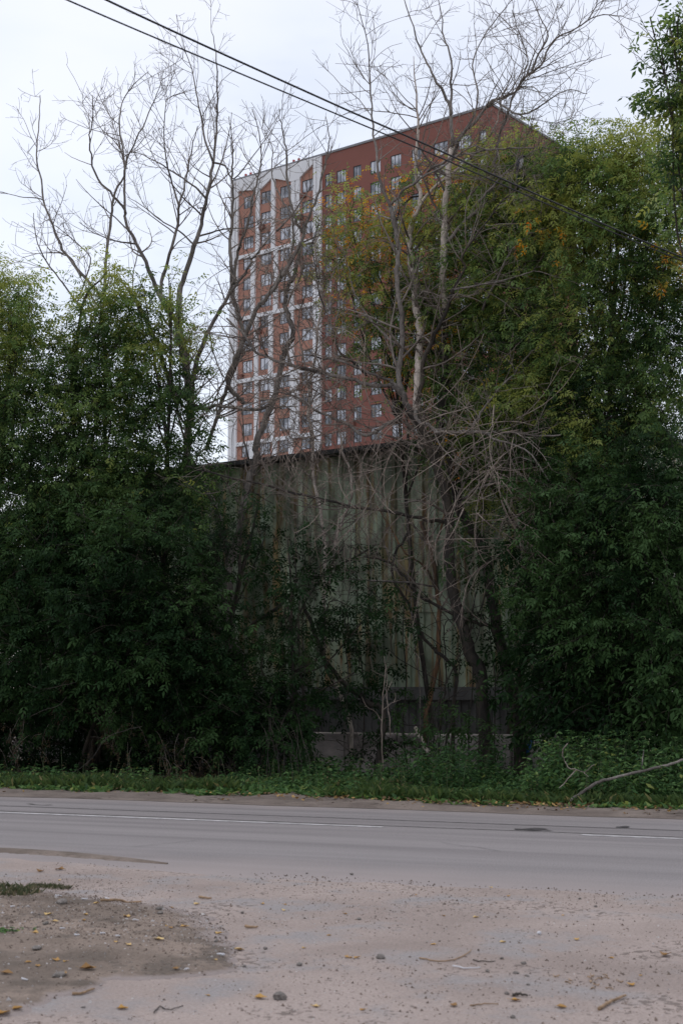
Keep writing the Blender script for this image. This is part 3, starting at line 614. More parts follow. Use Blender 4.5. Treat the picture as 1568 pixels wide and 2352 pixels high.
poly_obj('blue_paint_mark', [(xx - .10, -.178, zt2 - .36), (xx - .01, -.178, zt2 - .36), (xx + .10, -.155, zt2 - .06), (xx + .02, -.155, zt2 - .06)], [(0, 1, 2, 3)], M['blue'], ba).location = (0, -.008, 0)
# ------------------------------------------------------------------ bare and dead trees
def gz(q): return np.array([q[0], q[1], 0.0])
def limb(spec):
    """(zoom, n0, n1, r0px, r1px, pts[, ground])"""
    z, n0, n1, r0, r1, pts = spec[:6]; k = len(pts); out = []
    for i, p in enumerate(pts):
        zz, a, b = p if len(p) == 3 else (z, *p)
        x, y = D(zz, a, b); f = i / (k - 1); out.append(P(x, y, n0 + (n1 - n0) * f + (rng.normal() * (.0 if n1 == 20.2 else .035) if 0 < i < k - 1 else 0)))
    if len(spec) > 6 and spec[6] == 'G':
        b = out[0]; out = [np.array([b[0] + rng.normal() * .05, b[1] - .03, -.12])] + out
    q = smooth_poly(out, 4); Y = q[:, 1].mean(); r = np.linspace(r0, r1, len(q)) * Y / F
    if len(spec) > 6 and spec[6] == 'G': r[0] *= 1.45; r[1] *= 1.2
    q[1:-1] += rng.normal(size=(len(q) - 2, 3)) * (.012 if r0 > 3 and n1 != 20.2 else .004)
    r *= 1 + rng.normal(size=len(r)) * .05
    return q, r
def bare_tree(label, trunks, limbs, mat='bark_grey', twmat='twig', d1=2.0, d2=2.6, d3=2.2, l1=(.5, 1.7), l2=(.25, .9), l3=(.12, .4), up=.3, curl=.45, droop=0., group=None, cat='tree', t0=.2, mats=None, lmat=None):
    d1 *= 1.6; d2 *= 1.7; d3 *= 1.5; l1 = (l1[0], l1[1] * 1.25); curl *= 1.2
    T = [limb(s) for s in trunks]; Lb = [limb(s) for s in limbs]
    o = T[0][0][0].copy(); o[2] = 0; root = empty('bare_tree', tuple(o)); tag(root, label, cat, group)
    tubes_mesh('trunk', T, M[mat], root, 9, off=o)
    for k, x in enumerate(Lb): tubes_mesh('limb', [x], M[(mats or {}).get(k, lmat or mat)], root, 7, off=o)
    par = [(p[int(len(p) * (.45 if k < len(T) else .0)):], r[int(len(p) * (.45 if k < len(T) else .0)):]) for k, (p, r) in enumerate(T + Lb)]
    A_ = side_twigs(par, d1, *l1, .5, up, curl, 8, t0, .0058, droop, .35)
    B_ = side_twigs(A_, d2, *l2, .6, up * .7, curl * 1.2, 6, .15, .0046, droop)
    C_ = side_twigs(B_, d3, *l3, .7, up * .5, curl, 4, .2, .0036, droop) if d3 else []
    if A_: tag(tubes_mesh('branch', A_, M[twmat], root, 5, off=o), kind='stuff')
    if B_ + C_: tag(tubes_mesh('twigs', B_ + C_, M[twmat], root, 3, off=o), kind='stuff')
    return root, A_, o
bare_tree('slender pale bare tree at the far left with one long arching stem above the leaves',
    [('a', 25.5, 25.2, 5.5, 4.2, [('m', 560, 900), ('m', 560, 300), ('j', 620, 900), (570, 1500), (570, 1340)], 'G')],
    [('a', 25.2, 26.2, 4.2, 1.0, [(570, 1350), (520, 1290), (430, 1190), (350, 1080), (290, 950), (250, 840), (225, 700), (205, 560), (215, 380), (222, 230)]),
     ('a', 25.2, 24.6, 4, .8, [(570, 1360), (590, 1100), (610, 950), (625, 800), (680, 680), (710, 560), (770, 440), (840, 290), (890, 150)]),
     ('a', 25.3, 24.6, 2.6, .8, [(470, 1420), (425, 1370), (350, 1270), (260, 1150), (210, 1050), (190, 950), (186, 880)]),
     ('a', 25.2, 25.8, 2.2, .8, [(425, 1380), (470, 1250), (500, 1130), (430, 1050), (310, 950)]),
     ('a', 25.2, 24.4, 1.8, .6, [(450, 1230), (385, 1120), (300, 1100), (200, 1105), (120, 1130)]),
     ('a', 25.2, 24.4, 1.6, .6, [(240, 810), (190, 795), (110, 790), (0, 760)])],
    d1=1.9, d2=2.3, d3=1.6, l1=(.4, 1.3), up=.35)
bare_tree('tall bare tree behind the left foliage with several upright forking stems',
    [('m', 26, 25.9, 10, 8.5, [(1290, 1180), (1210, 1000), (1120, 850), (1080, 700), (1060, 500), (1020, 320), (1000, 150), (1000, 0), ('j', 1120, 950), ('a', 1030, 1740), ('a', 985, 1500)], 'G')],
    [('a', 25.9, 25.4, 5.5, .9, [(985, 1500), (930, 1420), (880, 1330), (800, 1150), (750, 1050), (700, 950), (685, 860), (630, 790), (540, 690), (500, 560), (500, 450), (515, 330), (510, 230)]),
     ('a', 25.6, 26.5, 3, .8, [(690, 880), (686, 760), (688, 650), (680, 540), (660, 420), (665, 320), (680, 260), (740, 170), (820, 100)]),
     ('a', 25.9, 26.6, 5.6, .9, [(975, 1480), (900, 1380), (890, 1290), (920, 1150), (975, 980), (990, 830), (1030, 680), (1060, 520), (1090, 400)]),
     ('a', 26.2, 25.4, 2.6, .7, [(990, 850), (950, 720), (920, 610), (905, 480), (910, 330), (920, 250)]),
     ('a', 25.9, 26.9, 7, .8, [(985, 1500), (990, 1330), (1030, 1180), (1080, 1030), (1110, 950), (1140, 790), (1165, 660), (1180, 580), (1195, 380), (1200, 200), (1190, 0), (1165, -120)]),
     ('a', 26.4, 25.4, 2.8, .7, [(1175, 600), (1130, 480), (1110, 350), (1095, 280), (1070, 150), (1040, 30), (960, -100)]),
     ('a', 26.3, 25.2, 2.8, .7, [(1135, 800), (1080, 740), (1010, 690), (900, 620), (790, 560), (720, 540)]),
     ('a', 25.8, 25.0, 2.2, .7, [(1075, 1060), (990, 980), (900, 930), (800, 850), (700, 790)]),
     ('a', 25.6, 24.7, 2.2, .7, [(745, 1050), (640, 1035), (520, 990), (440, 930)]),
     ('a', 26.2, 27, 2.4, .7, [(1090, 1010), (1190, 980), (1270, 965), (1390, 960), (1470, 900)]),
     ('j', 25.6, 24.6, 5, 2.5, [(1040, 900), (1000, 830), (940, 650), (860, 470), (800, 350), (730, 260)]),
     ('a', 26.3, 27.2, 2.6, .8, [(1170, 600), (1240, 620), (1290, 690), (1400, 560), (1500, 420)])],
    d1=2.2, d2=2.4, d3=1.7, l1=(.4, 1.6), up=.4)
bare_tree('leaning bare tree with a pale split stem crossing the left edge of the apartment block',
    [('m', 24.8, 25.6, 10, 7, [(1310, 1180), (1240, 980), (1205, 800), (1215, 650), (1260, 500), (1290, 330), (1330, 150), (1370, 30), ('c', 240, 1050), ('c', 300, 900), ('c', 380, 700)], 'G')],
    [('c', 25.6, 26, 7, 5, [(380, 700), (430, 450), (480, 300), (520, 200), (490, 90), (460, 0), ('f', 760, 1950), ('f', 790, 1760), ('f', 850, 1650)]),
     ('f', 26, 26.6, 5, .9, [(850, 1650), (950, 1300), (1000, 1050), (1050, 900), (1140, 640), (1200, 480), (1270, 240), (1310, 0), (1330, -200), (1290, -500)]),
     ('f', 26, 25.4, 4, .9, [(990, 1020), (930, 900), (850, 650), (800, 350), (790, 100), (770, -150), (720, -350), (690, -600)]),
     ('c', 25.6, 24.8, 6, 4.4, [(140, 760), (80, 700), (10, 600), (50, 450), (110, 300), (180, 150), (240, 0), ('f', 470, 1930), ('f', 620, 1720), ('f', 800, 1480), ('f', 960, 1150)]),
     ('f', 26, 25.4, 3.4, .9, [(840, 1680), (800, 1500), (840, 1250), (870, 1000), (850, 800), (760, 640), (640, 420), (580, 180), (600, -50), (500, -300)]),
     ('f', 25, 24.8, 3, .9, [(650, 1000), (750, 900), (900, 720), (1000, 560), (1130, 400)])],
    d1=2.4, d2=2.6, d3=1.8, l1=(.4, 1.4), up=.3, mat='bark_grey')
bare_tree('thin dark bare tree standing just left of the apartment block and forking at its base',
    [('j', 26.2, 26.2, 7, 6, [('m', 1240, 900), ('m', 1190, 400), (1110, 1250), (1130, 1000), (1130, 830), (1165, 680)], 'G')],
    [('j', 26.2, 26.3, 5.5, 2, [(1165, 680), (1230, 530), (1300, 400), (1370, 290), (1440, 190), (1500, 90), (1570, 0)]),
     ('f', 26.4, 26.9, 6.5, .9, [(170, 2160), (110, 1950), (75, 1750), (60, 1500), (50, 1200), (70, 800), (75, 400), (70, 100), (80, -200), (30, -500)]),
     ('j', 26.2, 26.4, 4.5, 4.5, [(1210, 1240), (1290, 1000), (1350, 830), (1400, 700), (1430, 560), ('f', 170, 2160)]),
     ('f', 26.3, 25.5, 4, .9, [(90, 1700), (120, 1400), (190, 1150), (280, 900), (330, 600), (380, 400), (430, 200), (450, -50), (420, -300), (330, -600)]),
     ('j', 25.4, 25, 5, 3, [(750, 280), (860, 470), (940, 650), (1010, 840), (1090, 930), (1180, 985), (1290, 975), (1400, 990), (1500, 1000), (1568, 980), (1640, 930)]),
     ('j', 25.8, 25, 2.8, 1, [(940, 420), (1040, 580), (1130, 700), (1220, 810), (1310, 930)]),
     ('j', 26.1, 26.5, 2, .8, [(1230, 530), (1250, 640), (1290, 760), (1340, 840), (1390, 960)])],
    d1=2.3, d2=2.4, d3=1.6, l1=(.4, 1.3), up=.3)
bare_tree('thin whitish birch-like trunk rising in front of the shed near its middle',
    [('g', 25.0, 25.2, 4.6, 3.4, [(520, 960), (490, 860), (440, 760), (435, 640), (435, 450), (430, 300), (400, 150), (395, 0), ('c', 640, 880), ('c', 645, 650)], 'G')],
    [('c', 25.2, 25.4, 3.2, .9, [(645, 650), (690, 400), (720, 130), (745, -100), ('f', 1200, 1500), ('f', 1150, 1230), ('f', 1180, 1100), ('f', 1240, 780)]),
     ('c', 25.2, 24.9, 2.6, .9, [(640, 640), (600, 400), (560, 200), (570, 50), (620, -150), (560, -350)]),
     ('g', 25.2, 25, 3.6, 2.0, [(440, 520), (480, 330), (520, 220), (515, 140), (490, 80), ('c', 900, 1100), ('c', 880, 950)])],
    mat='bark_pale', d1=3.2, d2=3.2, d3=2, l1=(.3, 1.0), up=.1, curl=.7)
# the big dead tree group in the middle
r1_, A1, o1_ = bare_tree('large dead tree with dark leaning trunk and peeling pale stems before the shed',
    [('g', 24.4, 24.6, 15, 10, [(935, 810), (905, 740), (870, 640), (850, 560), (830, 440), (830, 300), (810, 180), ('k', 790, 1050), ('k', 740, 930), ('k', 680, 840)], 'G')],
    [('k', 24.6, 24.9, 7, 5.5, [(690, 870), (650, 770), (625, 700), (620, 600), (635, 480), (640, 330), (615, 150), (605, 20), ('b', 775, 700), ('b', 770, 650), ('b', 742, 530)]),
     ('b', 24.9, 25.4, 4, .9, [(742, 530), (700, 430), (685, 330), (672, 230), (660, 60), (650, -150), (600, -330)]),
     ('b', 24.9, 24.2, 3.6, 1.4, [(742, 530), (800, 460), (850, 430), (920, 385), (985, 345), (1080, 280), ('e', 400, 920)]),
     ('k', 24.6, 25.6, 9.5, 8, [(720, 850), (735, 640), (735, 540), (745, 420), (735, 320), (715, 200), (710, 90), (690, 0), ('b', 820, 650)]),
     ('b', 25.6, 26.2, 7.5, .9, [(820, 650), (850, 550), (870, 490), (850, 380), (860, 200), (850, 50), (840, -100)]),
     ('b', 25.6, 25.0, 4.4, 1.2, [(835, 590), (900, 480), (990, 400), (1080, 330), (1180, 200), (1210, 80)]),
     ('k', 24.6, 24.2, 5.6, 4, [(710, 850), (755, 680), (765, 540), (820, 420), (880, 300), (915, 200), (940, 130)]),
     ('k', 24.2, 23.8, 3.6, 1, [(940, 130), (1010, 0), ('b', 1040, 740), ('b', 1150, 590), ('b', 1240, 480), ('b', 1330, 400)]),
     ('k', 24.2, 23.4, 2.6, 1, [(940, 135), (1050, 115), (1190, 90), (1300, 60), (1420, 20)]),
     ('k', 24.6, 23.8, 5.6, 2.4, [(655, 770), (600, 715), (560, 700), (420, 690), (300, 650), (150, 620), (0, 580), ('c', 370, 420), ('c', 230, 360), ('c', 150, 230), ('c', 0, 90)]),
     ('k', 24.6, 24.0, 4, 1.4, [(620, 720), (560, 670), (480, 640), (370, 590), (270, 550), (180, 540), (60, 520), (-60, 540)]),
     ('k', 24.4, 24.2, 3, 1, [(430, 640), (350, 560), (270, 500), (240, 400), (200, 280), (155, 170), (130, 0), (110, -120), (150, -260)]),
     ('k', 24.8, 25.4, 3.4, 1, [(700, 540), (655, 490), (560, 420), (470, 330), (400, 240), (350, 130), (330, 20), (280, -130)]),
     ('k', 24.5, 23.6, 5, 1.4, [(620, 900), (540, 930), (420, 990), (300, 920), (230, 890), (140, 850), (60, 790), (-60, 740), (-180, 740)]),
     ('k', 24.5, 23.2, 5.5, 2.0, [(720, 850), (740, 910), (800, 935), (830, 965), (880, 977), (1030, 970), (1150, 980), (1250, 975), (1400, 990), (1568, 990)]),
     ('k', 23.8, 24.2, 3.6, 1.2, [(1050, 955), (1100, 860), (1200, 730), (1320, 600), (1400, 495), (1500, 450)]),
     ('k', 23.5, 22.9, 3, 1, [(1140, 985), (1190, 1020), (1280, 1040), (1380, 1090), (1450, 1180), (1500, 1260)])],
    mat='bark_dark', lmat='bark_grey', mats={3: 'bark_pale', 4: 'bark_pale', 5: 'bark_pale', 6: 'bark_dark', 7: 'bark_dark', 11: 'bark_dark', 0: 'bark_grey', 9: 'bark_grey'}, twmat='twig', d1=3.0, d2=2.8, d3=1.8, l1=(.5, 1.7), up=.12, curl=.75)
r2_, A2, o2_ = bare_tree('tall dead tree with straight silvery stem and arching limbs reaching above the apartment roof',
    [('g', 25.0, 25.2, 14, 9.5, [(1040, 890), (1005, 760), (970, 600), (950, 450), (920, 350), (860, 260), (845, 150), ('k', 850, 1050), ('k', 870, 850), ('k', 895, 700), ('k', 885, 500), ('k', 890, 250)], 'G')],
    [('k', 25.2, 25.3, 9.5, 6.5, [(890, 250), (880, 80), (882, -60), ('b', 965, 700), ('b', 975, 520), ('b', 985, 400), ('e', 125, 1100), ('e', 150, 900)]),
     ('e', 25.3, 25.9, 4.6, .9, [(150, 900), (145, 700), (110, 580), (60, 500), (0, 390), (-60, 250), (-110, 80), (-180, -80)]),
     ('e', 25.3, 24.9, 3.4, .8, [(150, 700), (145, 550), (150, 370), (100, 220), (85, 80), (50, -80)]),
     ('e', 25.1, 24.4, 4.6, .9, [(125, 1480), (250, 1340), (350, 1250), (400, 1130), (415, 1000), (440, 850), (480, 740), (520, 620), (580, 480), (620, 360), (560, 200), (520, 60)]),
     ('e', 25.2, 24.2, 4.6, .9, [(160, 960), (200, 850), (300, 740), (400, 620), (530, 570), (600, 470), (700, 400), (770, 250), (900, 180), (1040, 98), (1190, 98)]),
     ('e', 24.7, 24.5, 2.8, .8, [(640, 440), (680, 330), (740, 220), (690, 100), (620, -60)]),
     ('e', 24.6, 23.9, 2.6, .8, [(420, 615), (560, 700), (680, 660), (780, 590), (880, 550), (980, 575)]),
     ('e', 25, 24.0, 3.4, .9, [(180, 1770), (300, 1740), (400, 1735), (560, 1690), (700, 1630), (800, 1600)]),
     ('e', 24.6, 23.8, 3.4, 1.2, [(340, 1900), (420, 1720), (500, 1560), (600, 1450), (720, 1400)]),
     ('e', 24.6, 24.0, 3.2, .9, [(0, 1050), (150, 970), (260, 945), (400, 915), (560, 908), (700, 905), (850, 910), (930, 960)]),
     ('e', 24.8, 24.2, 3.2, 1, [(250, 1340), (340, 1210), (450, 1090), (560, 985), (650, 930), (800, 850)]),
     ('e', 25.2, 25.8, 3.0, .8, [(150, 900), (230, 800), (290, 700), (310, 560), (280, 400), (330, 250), (430, 110), (520, 0)]),
     ('g', 24.8, 24.2, 5, 2.4, [(1010, 760), (975, 650), (930, 625), (860, 600), (780, 560), (730, 530), (690, 480), (640, 430), (560, 410)]),
     ('g', 24.9, 23.2, 5, 1.6, [(870, 290), (800, 300), (740, 290), (600, 262), (430, 232), (250, 185), (80, 145), (0, 125)]),
     ('k', 24.9, 23.2, 4, 1.4, [(960, 1420), (1020, 1350), (1080, 1300), (1180, 1275), (1230, 1200), (1300, 1130), (1420, 1150)]),
     ('g', 24.6, 23.2, 2.4, 1, [(780, 505), (700, 492), (560, 485), (460, 475), (380, 465)])],
    mat='bark_dark', lmat='bark_grey', mats={0: 'bark_pale', 12: 'bark_dark', 13: 'bark_dark'}, twmat='twig', d1=2.8, d2=2.7, d3=1.8, l1=(.5, 1.8), up=.28, curl=.6)
# thicket of bleached hanging twigs around the lower crown of the dead tree
def tangle(label, cx, cy, rx, ry, n, cnt, lr, root_name='twig_tangle'):
    st = []
    for _ in range(cnt):
        a = rng.random() * 6.28; q = rng.random() ** .5; x = cx + rx * q * math.cos(a); y = cy + ry * q * math.sin(a)
        st.append(P(x, y, n + rng.normal() * .35))
    par = []
    for s in st:
        dirv = unit(rng.normal(size=3) * np.array([1, .5, .5]) + np.array([0, 0, -.25])); bend = unit(np.cross(dirv, rng.normal(size=3))); ln = rng.uniform(*lr); q = [s]
        for k in range(9): dirv = unit(dirv + bend * .26 + rng.normal(size=3) * .08 + np.array([0, 0, -.05])); q.append(q[-1] + dirv * ln / 9)
        par.append((np.array(q), np.linspace(.0085, .0045, 10)))
    k2 = side_twigs(par, 3.0, .3, 1.3, .7, -.1, 1.3, 8, .1, .0046, .3); k3 = side_twigs(k2, 2.0, .1, .4, .8, 0, .8, 5, .2, .004, .2)
    o = st[0].copy(); ro = empty(root_name, tuple(o)); tag(ro, label, 'dead branches')
    tag(tubes_mesh('branch', par, M['twig_pale'], ro, 5, off=o), kind='stuff'); tag(tubes_mesh('twigs', k2 + k3, M['twig_pale'], ro, 3, off=o), kind='stuff')
tangle('broken crown of bleached curling branches hanging low in front of the dead trees', 990, 1050, 290, 150, 23.4, 70, (1.0, 2.8))
tangle('bleached twigs drooping over the green shrubs right of the dead trees', 1180, 1200, 130, 130, 23, 30, (.8, 2.4))
tangle('pale tangled twigs hanging across the white stripes of the apartment block', 700, 900, 130, 150, 24.3, 85, (.7, 2.2))
tangle('fine grey twigs crossing the upper rows of striped windows of the apartment block', 640, 620, 90, 150, 25.6, 46, (.8, 2.2))
bare_tree('short rusty orange trunk standing upright before the shed panels',
    [('g', 24.8, 25, 6, 4.5, [(755, 900), (765, 870), (790, 740), (797, 600), (790, 520), (780, 430), (765, 370), (740, 300)], 'G')],
    [('g', 25, 24.6, 3, 1.2, [(790, 520), (750, 440), (690, 400), (650, 330), (600, 250)]), ('g', 25, 25, 3, 1.2, [(770, 400), (800, 330), (830, 200), (850, 80)])],
    mat='bark_rust', twmat='twig', d1=2.0, d2=2.0, d3=1, l1=(.4, 1.1))
bare_tree('dark crooked sapling with bent stem left of the leaning trunk',
    [('g', 24.6, 24.6, 4.5, 3, [(842, 900), (850, 780), (800, 720), (770, 690), (735, 640), (700, 560), (650, 480), (660, 400), (700, 330)], 'G')], [],
    mat='bark_dark', d1=1.8, d2=1.6, d3=0, l1=(.4, 1.0))
bare_tree('dark trunk lying aslant through the shrubs beneath the birch-like trunk',
    [('g', 23.9, 24.4, 8, 4, [(620, 905), (585, 880), (540, 845), (480, 790), (440, 740), (400, 640), (370, 560)], 'G')],
    [('g', 24.4, 24.2, 5, 2, [(180, 650), (230, 610), (290, 570), (340, 515), (430, 465), (500, 430), (600, 370)])],
    mat='bark_dark', d1=1.2, d2=1.6, d3=0, l1=(.4, 1.0))
bare_tree('dead pale sapling stem standing in the weeds before the concrete barrier', [('d', 22.6, 22.6, 1.9, .9, [(878, 1740), (876, 1690), (878, 1620), (882, 1570), (886, 1530)], 'G')],
    [('d', 22.6, 22.4, 1.1, .5, [(877, 1660), (866, 1640), (850, 1628), (836, 1622)]), ('d', 22.6, 22.8, 1.0, .5, [(879, 1630), (900, 1615), (920, 1607)]), ('h', 22.7, 22.9, 1.3, .7, [(605, 470), (600, 380), (585, 260), (590, 180), (575, 80)])], mat='twig_pale', twmat='twig_pale', d1=1.5, d2=0.5, d3=0, l1=(.15, .4))
# ------------------------------------------------------------------ leafy trees and shrubs
def blob(x, y, rx, ry, n, rd=None):
    c = P(x, y, n); k = c[1] / F; return c, np.array([rx * k, rd or min(1.5, (rx + ry) * .5 * k), ry * k])
ZUP = np.array([0, 0, 1.])
def leafy(name, label, cat, blobs, base, dens=55, mat='leaf', bark_='bark_dark', tr=7, warm=0., tint=.4, size=.088, nl=5, tfun=None, group=None, shell=.55, stems=1, twig='bark_dark', ln=(.45, .95), leaves=9, droop=.35):
    bs = [blob(*b[:5]) for b in blobs]; C = [b[0] for b in bs]; R = [b[1] for b in bs]
    if name == 'shrub':   # keep shrubs off the concrete
        pass
    area = sum(math.pi * r[0] * r[2] for r in R); n = int(area * dens)
    g0 = RW(*base); root = empty(name, tuple(g0)); tag(root, label, cat, group)
    ch, tw = sprays(C, R, n, base_tint=tint, warm=warm, size=size, nl=nl, tfun=tfun, shell=shell, ln=ln, leaves=leaves, droop=droop)
    V = ch[0].reshape(-1, 4, 3); ok = V[:, :, 2].min(1) > .03
    V = V[ok].reshape(-1, 3); leaves_obj('crown', [(V, ch[1][ok])], M[mat], root, off=g0)
    T = []; Lb = []; top = C[int(np.argmax([c[2] for c in C]))]
    yk = g0[1] / F
    order = sorted(range(len(C)), key=lambda i: C[i][2]); mid = C[order[len(order) // 2]]
    for s in range(stems):
        a = g0 + np.array([rng.normal() * .15 * s, rng.normal() * .15 * s, -.1]); tgt = top if s == 0 else C[rng.integers(len(C))]
        p = smooth_poly([a, a * .6 + mid * .4 + rng.normal(size=3) * .12, mid * .6 + tgt * .4 + rng.normal(size=3) * .15, tgt], 5); r0 = tr * yk * (1 if s == 0 else .7)
        r = np.linspace(r0, r0 * .18, len(p)); r[0] *= 1.3; T.append((p, r))
    tp, trr = T[0]
    for c, R_ in zip(C, R):
        lim = c[2] - max(.6, .35 * abs(c[2])); i = int(np.argmin(np.abs(tp[:, 2] - lim))); i = max(1, min(i, len(tp) - 3)); a = tp[i]
        m_ = (a + c) / 2 + np.array([0, 0, -.1]) + rng.normal(size=3) * .15
        Lb.append((smooth_poly([a, m_, c + rng.normal(size=3) * .1, c + rng.normal(size=3) * R_ * .3 + ZUP * R_[2] * .55], 4), np.linspace(trr[i] * .6, .008, 13)))
    Sb = side_twigs(Lb, 2.2, .4, 1.4, .55, .3, .4, 6, .2, .006)
    for x in T: tubes_mesh('trunk', [x], M[bark_], root, 8, off=g0)
    for x in Lb: tubes_mesh('limb', [x], M[twig], root, 6, off=g0)
    tag(tubes_mesh('branch', Sb + tw, M[twig], root, 3, off=g0), kind='stuff')
    return root
def sbase(x, n): q = P(x, 1700, n); return SN(q)[0], n
hi = lambda z0, z1, a: (lambda p: np.clip((p[:, 2] - z0) / (z1 - z0), 0, 1) * a)  # lighter leaf tint towards crown tops, skylight painted into the colour
leafy('box_elder_tree', 'dense leafy tree at the left edge with yellowing tips against the sky', 'tree',
      [(-10, 690, 75, 60, 23.4), (40, 740, 60, 70, 23), (-60, 800, 110, 130, 23.4), (40, 860, 50, 90, 23), (-20, 1000, 110, 130, 23), (30, 1180, 120, 150, 23.2), (-70, 1320, 120, 160, 23)],
      sbase(-60, 23.6), 105, size=.082, tint=.46, warm=.0, tfun=hi(7, 9.5, .28), tr=9)
leafy('box_elder_tree', 'leafy tree with a pointed bright green top rising around the slender bare tree', 'tree',
      [(245, 625, 22, 40, 24), (240, 700, 50, 55, 24), (200, 760, 50, 60, 24), (270, 780, 55, 70, 24), (230, 850, 95, 80, 23.8), (130, 850, 50, 60, 23.6), (150, 950, 85, 80, 23.6), (250, 980, 100, 110, 23.8), (170, 1120, 120, 120, 23.6), (300, 1140, 90, 110, 23.8)],
      sbase(215, 24), 92, size=.084, tint=.48, warm=.0, tfun=hi(6.5, 9.5, .26), tr=8)
leafy('box_elder_tree', 'sparse leafy tree right of the pointed one with sky showing through its leaves', 'tree',
      [(318, 660, 18, 34, 24.6), (392, 650, 22, 40, 24.6), (330, 740, 50, 50, 24.6), (400, 740, 36, 50, 24.6), (370, 820, 75, 60, 24.5), (410, 900, 45, 60, 24.4), (330, 910, 60, 60, 24.4), (390, 1000, 85, 70, 24.2), (330, 1070, 90, 70, 24.2), (450, 1060, 50, 50, 24.2), (400, 1140, 80, 70, 24.)],
      sbase(365, 24.4), 50, size=.088, tint=.5, warm=.0, tfun=hi(6, 9, .16), tr=7)
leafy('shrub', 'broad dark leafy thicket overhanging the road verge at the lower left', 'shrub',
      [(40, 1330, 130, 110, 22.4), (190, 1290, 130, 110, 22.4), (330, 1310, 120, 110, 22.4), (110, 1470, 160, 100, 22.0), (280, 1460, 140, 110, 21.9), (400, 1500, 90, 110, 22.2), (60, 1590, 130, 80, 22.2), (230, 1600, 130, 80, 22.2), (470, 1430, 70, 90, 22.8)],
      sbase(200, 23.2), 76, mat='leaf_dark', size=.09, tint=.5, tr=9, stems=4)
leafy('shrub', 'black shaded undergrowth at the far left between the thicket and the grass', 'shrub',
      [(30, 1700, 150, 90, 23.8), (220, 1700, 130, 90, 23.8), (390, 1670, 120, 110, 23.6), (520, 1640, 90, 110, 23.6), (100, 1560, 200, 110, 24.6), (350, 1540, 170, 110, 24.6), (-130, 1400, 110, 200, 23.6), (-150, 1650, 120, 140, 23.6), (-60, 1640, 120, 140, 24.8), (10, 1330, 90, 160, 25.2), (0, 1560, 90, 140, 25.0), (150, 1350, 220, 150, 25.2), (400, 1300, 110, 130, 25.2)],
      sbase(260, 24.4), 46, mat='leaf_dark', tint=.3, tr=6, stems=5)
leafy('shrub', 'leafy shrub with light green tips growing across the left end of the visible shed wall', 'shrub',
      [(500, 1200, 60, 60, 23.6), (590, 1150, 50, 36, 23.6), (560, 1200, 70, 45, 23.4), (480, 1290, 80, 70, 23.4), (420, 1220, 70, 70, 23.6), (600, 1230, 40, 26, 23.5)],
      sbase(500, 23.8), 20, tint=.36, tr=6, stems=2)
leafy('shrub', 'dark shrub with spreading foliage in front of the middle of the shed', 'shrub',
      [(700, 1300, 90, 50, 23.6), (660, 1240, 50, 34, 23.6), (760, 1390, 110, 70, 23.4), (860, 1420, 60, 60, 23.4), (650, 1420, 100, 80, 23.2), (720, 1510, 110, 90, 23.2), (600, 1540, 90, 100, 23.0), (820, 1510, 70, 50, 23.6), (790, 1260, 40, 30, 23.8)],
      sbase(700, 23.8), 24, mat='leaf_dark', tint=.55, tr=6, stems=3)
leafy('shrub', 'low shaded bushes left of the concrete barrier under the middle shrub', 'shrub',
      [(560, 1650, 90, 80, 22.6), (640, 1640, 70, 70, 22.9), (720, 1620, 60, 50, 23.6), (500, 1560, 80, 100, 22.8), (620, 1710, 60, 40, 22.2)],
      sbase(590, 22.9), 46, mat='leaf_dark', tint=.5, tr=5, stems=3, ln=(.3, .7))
leafy('box_elder_tree', 'autumn tree with orange and yellow leaves in front of the dark red facade', 'tree',
      [(795, 500, 55, 45, 26.3), (860, 560, 70, 60, 26.3), (790, 610, 55, 70, 26.1), (860, 690, 80, 80, 26), (960, 470, 90, 55, 26.4), (1040, 440, 60, 40, 26.4), (950, 600, 90, 80, 26.2), (1000, 740, 90, 100, 26), (880, 800, 60, 80, 26), (930, 870, 50, 40, 26)],
      sbase(1010, 26.2), 62, size=.075, tint=.52, warm=.2, tfun=hi(7.5, 11.5, .36), tr=7)
leafy('box_elder_tree', 'tall leafy tree hiding the near corner of the apartment block below its roof tip', 'tree',
      [(1125, 375, 40, 45, 25.9), (1190, 385, 50, 50, 25.7), (1140, 450, 80, 70, 25.9), (1220, 440, 60, 70, 25.4), (1110, 520, 110, 90, 25.9), (1200, 540, 80, 100, 25.4), (1262, 420, 40, 50, 25.2), (1280, 520, 50, 100, 25.2), (1080, 660, 110, 100, 25.8), (1180, 690, 100, 100, 25.4), (1100, 830, 120, 110, 25.8), (1060, 980, 90, 90, 25.8), (1150, 1010, 110, 110, 25.4)],
      sbase(1150, 25.9), 120, size=.074, tint=.52, warm=.02, tfun=hi(7, 12, .30), tr=9)
leafy('box_elder_tree', 'wide leafy tree with orange tipped crown under the sky right of the apartment block', 'tree',
      [(1300, 385, 50, 40, 24.6), (1360, 360, 60, 50, 24.4), (1430, 350, 60, 45, 24.4), (1515, 350, 70, 60, 24), (1310, 450, 80, 80, 24.4), (1400, 440, 100, 90, 24.2), (1510, 450, 90, 90, 24), (1300, 560, 110, 90, 24.4), (1430, 580, 110, 100, 24), (1540, 600, 80, 100, 23.8), (1370, 720, 120, 90, 24.2), (1510, 730, 90, 90, 24)],
      sbase(1400, 24.4), 118, size=.076, tint=.56, warm=.03, tfun=hi(7.5, 11, .26), tr=9)
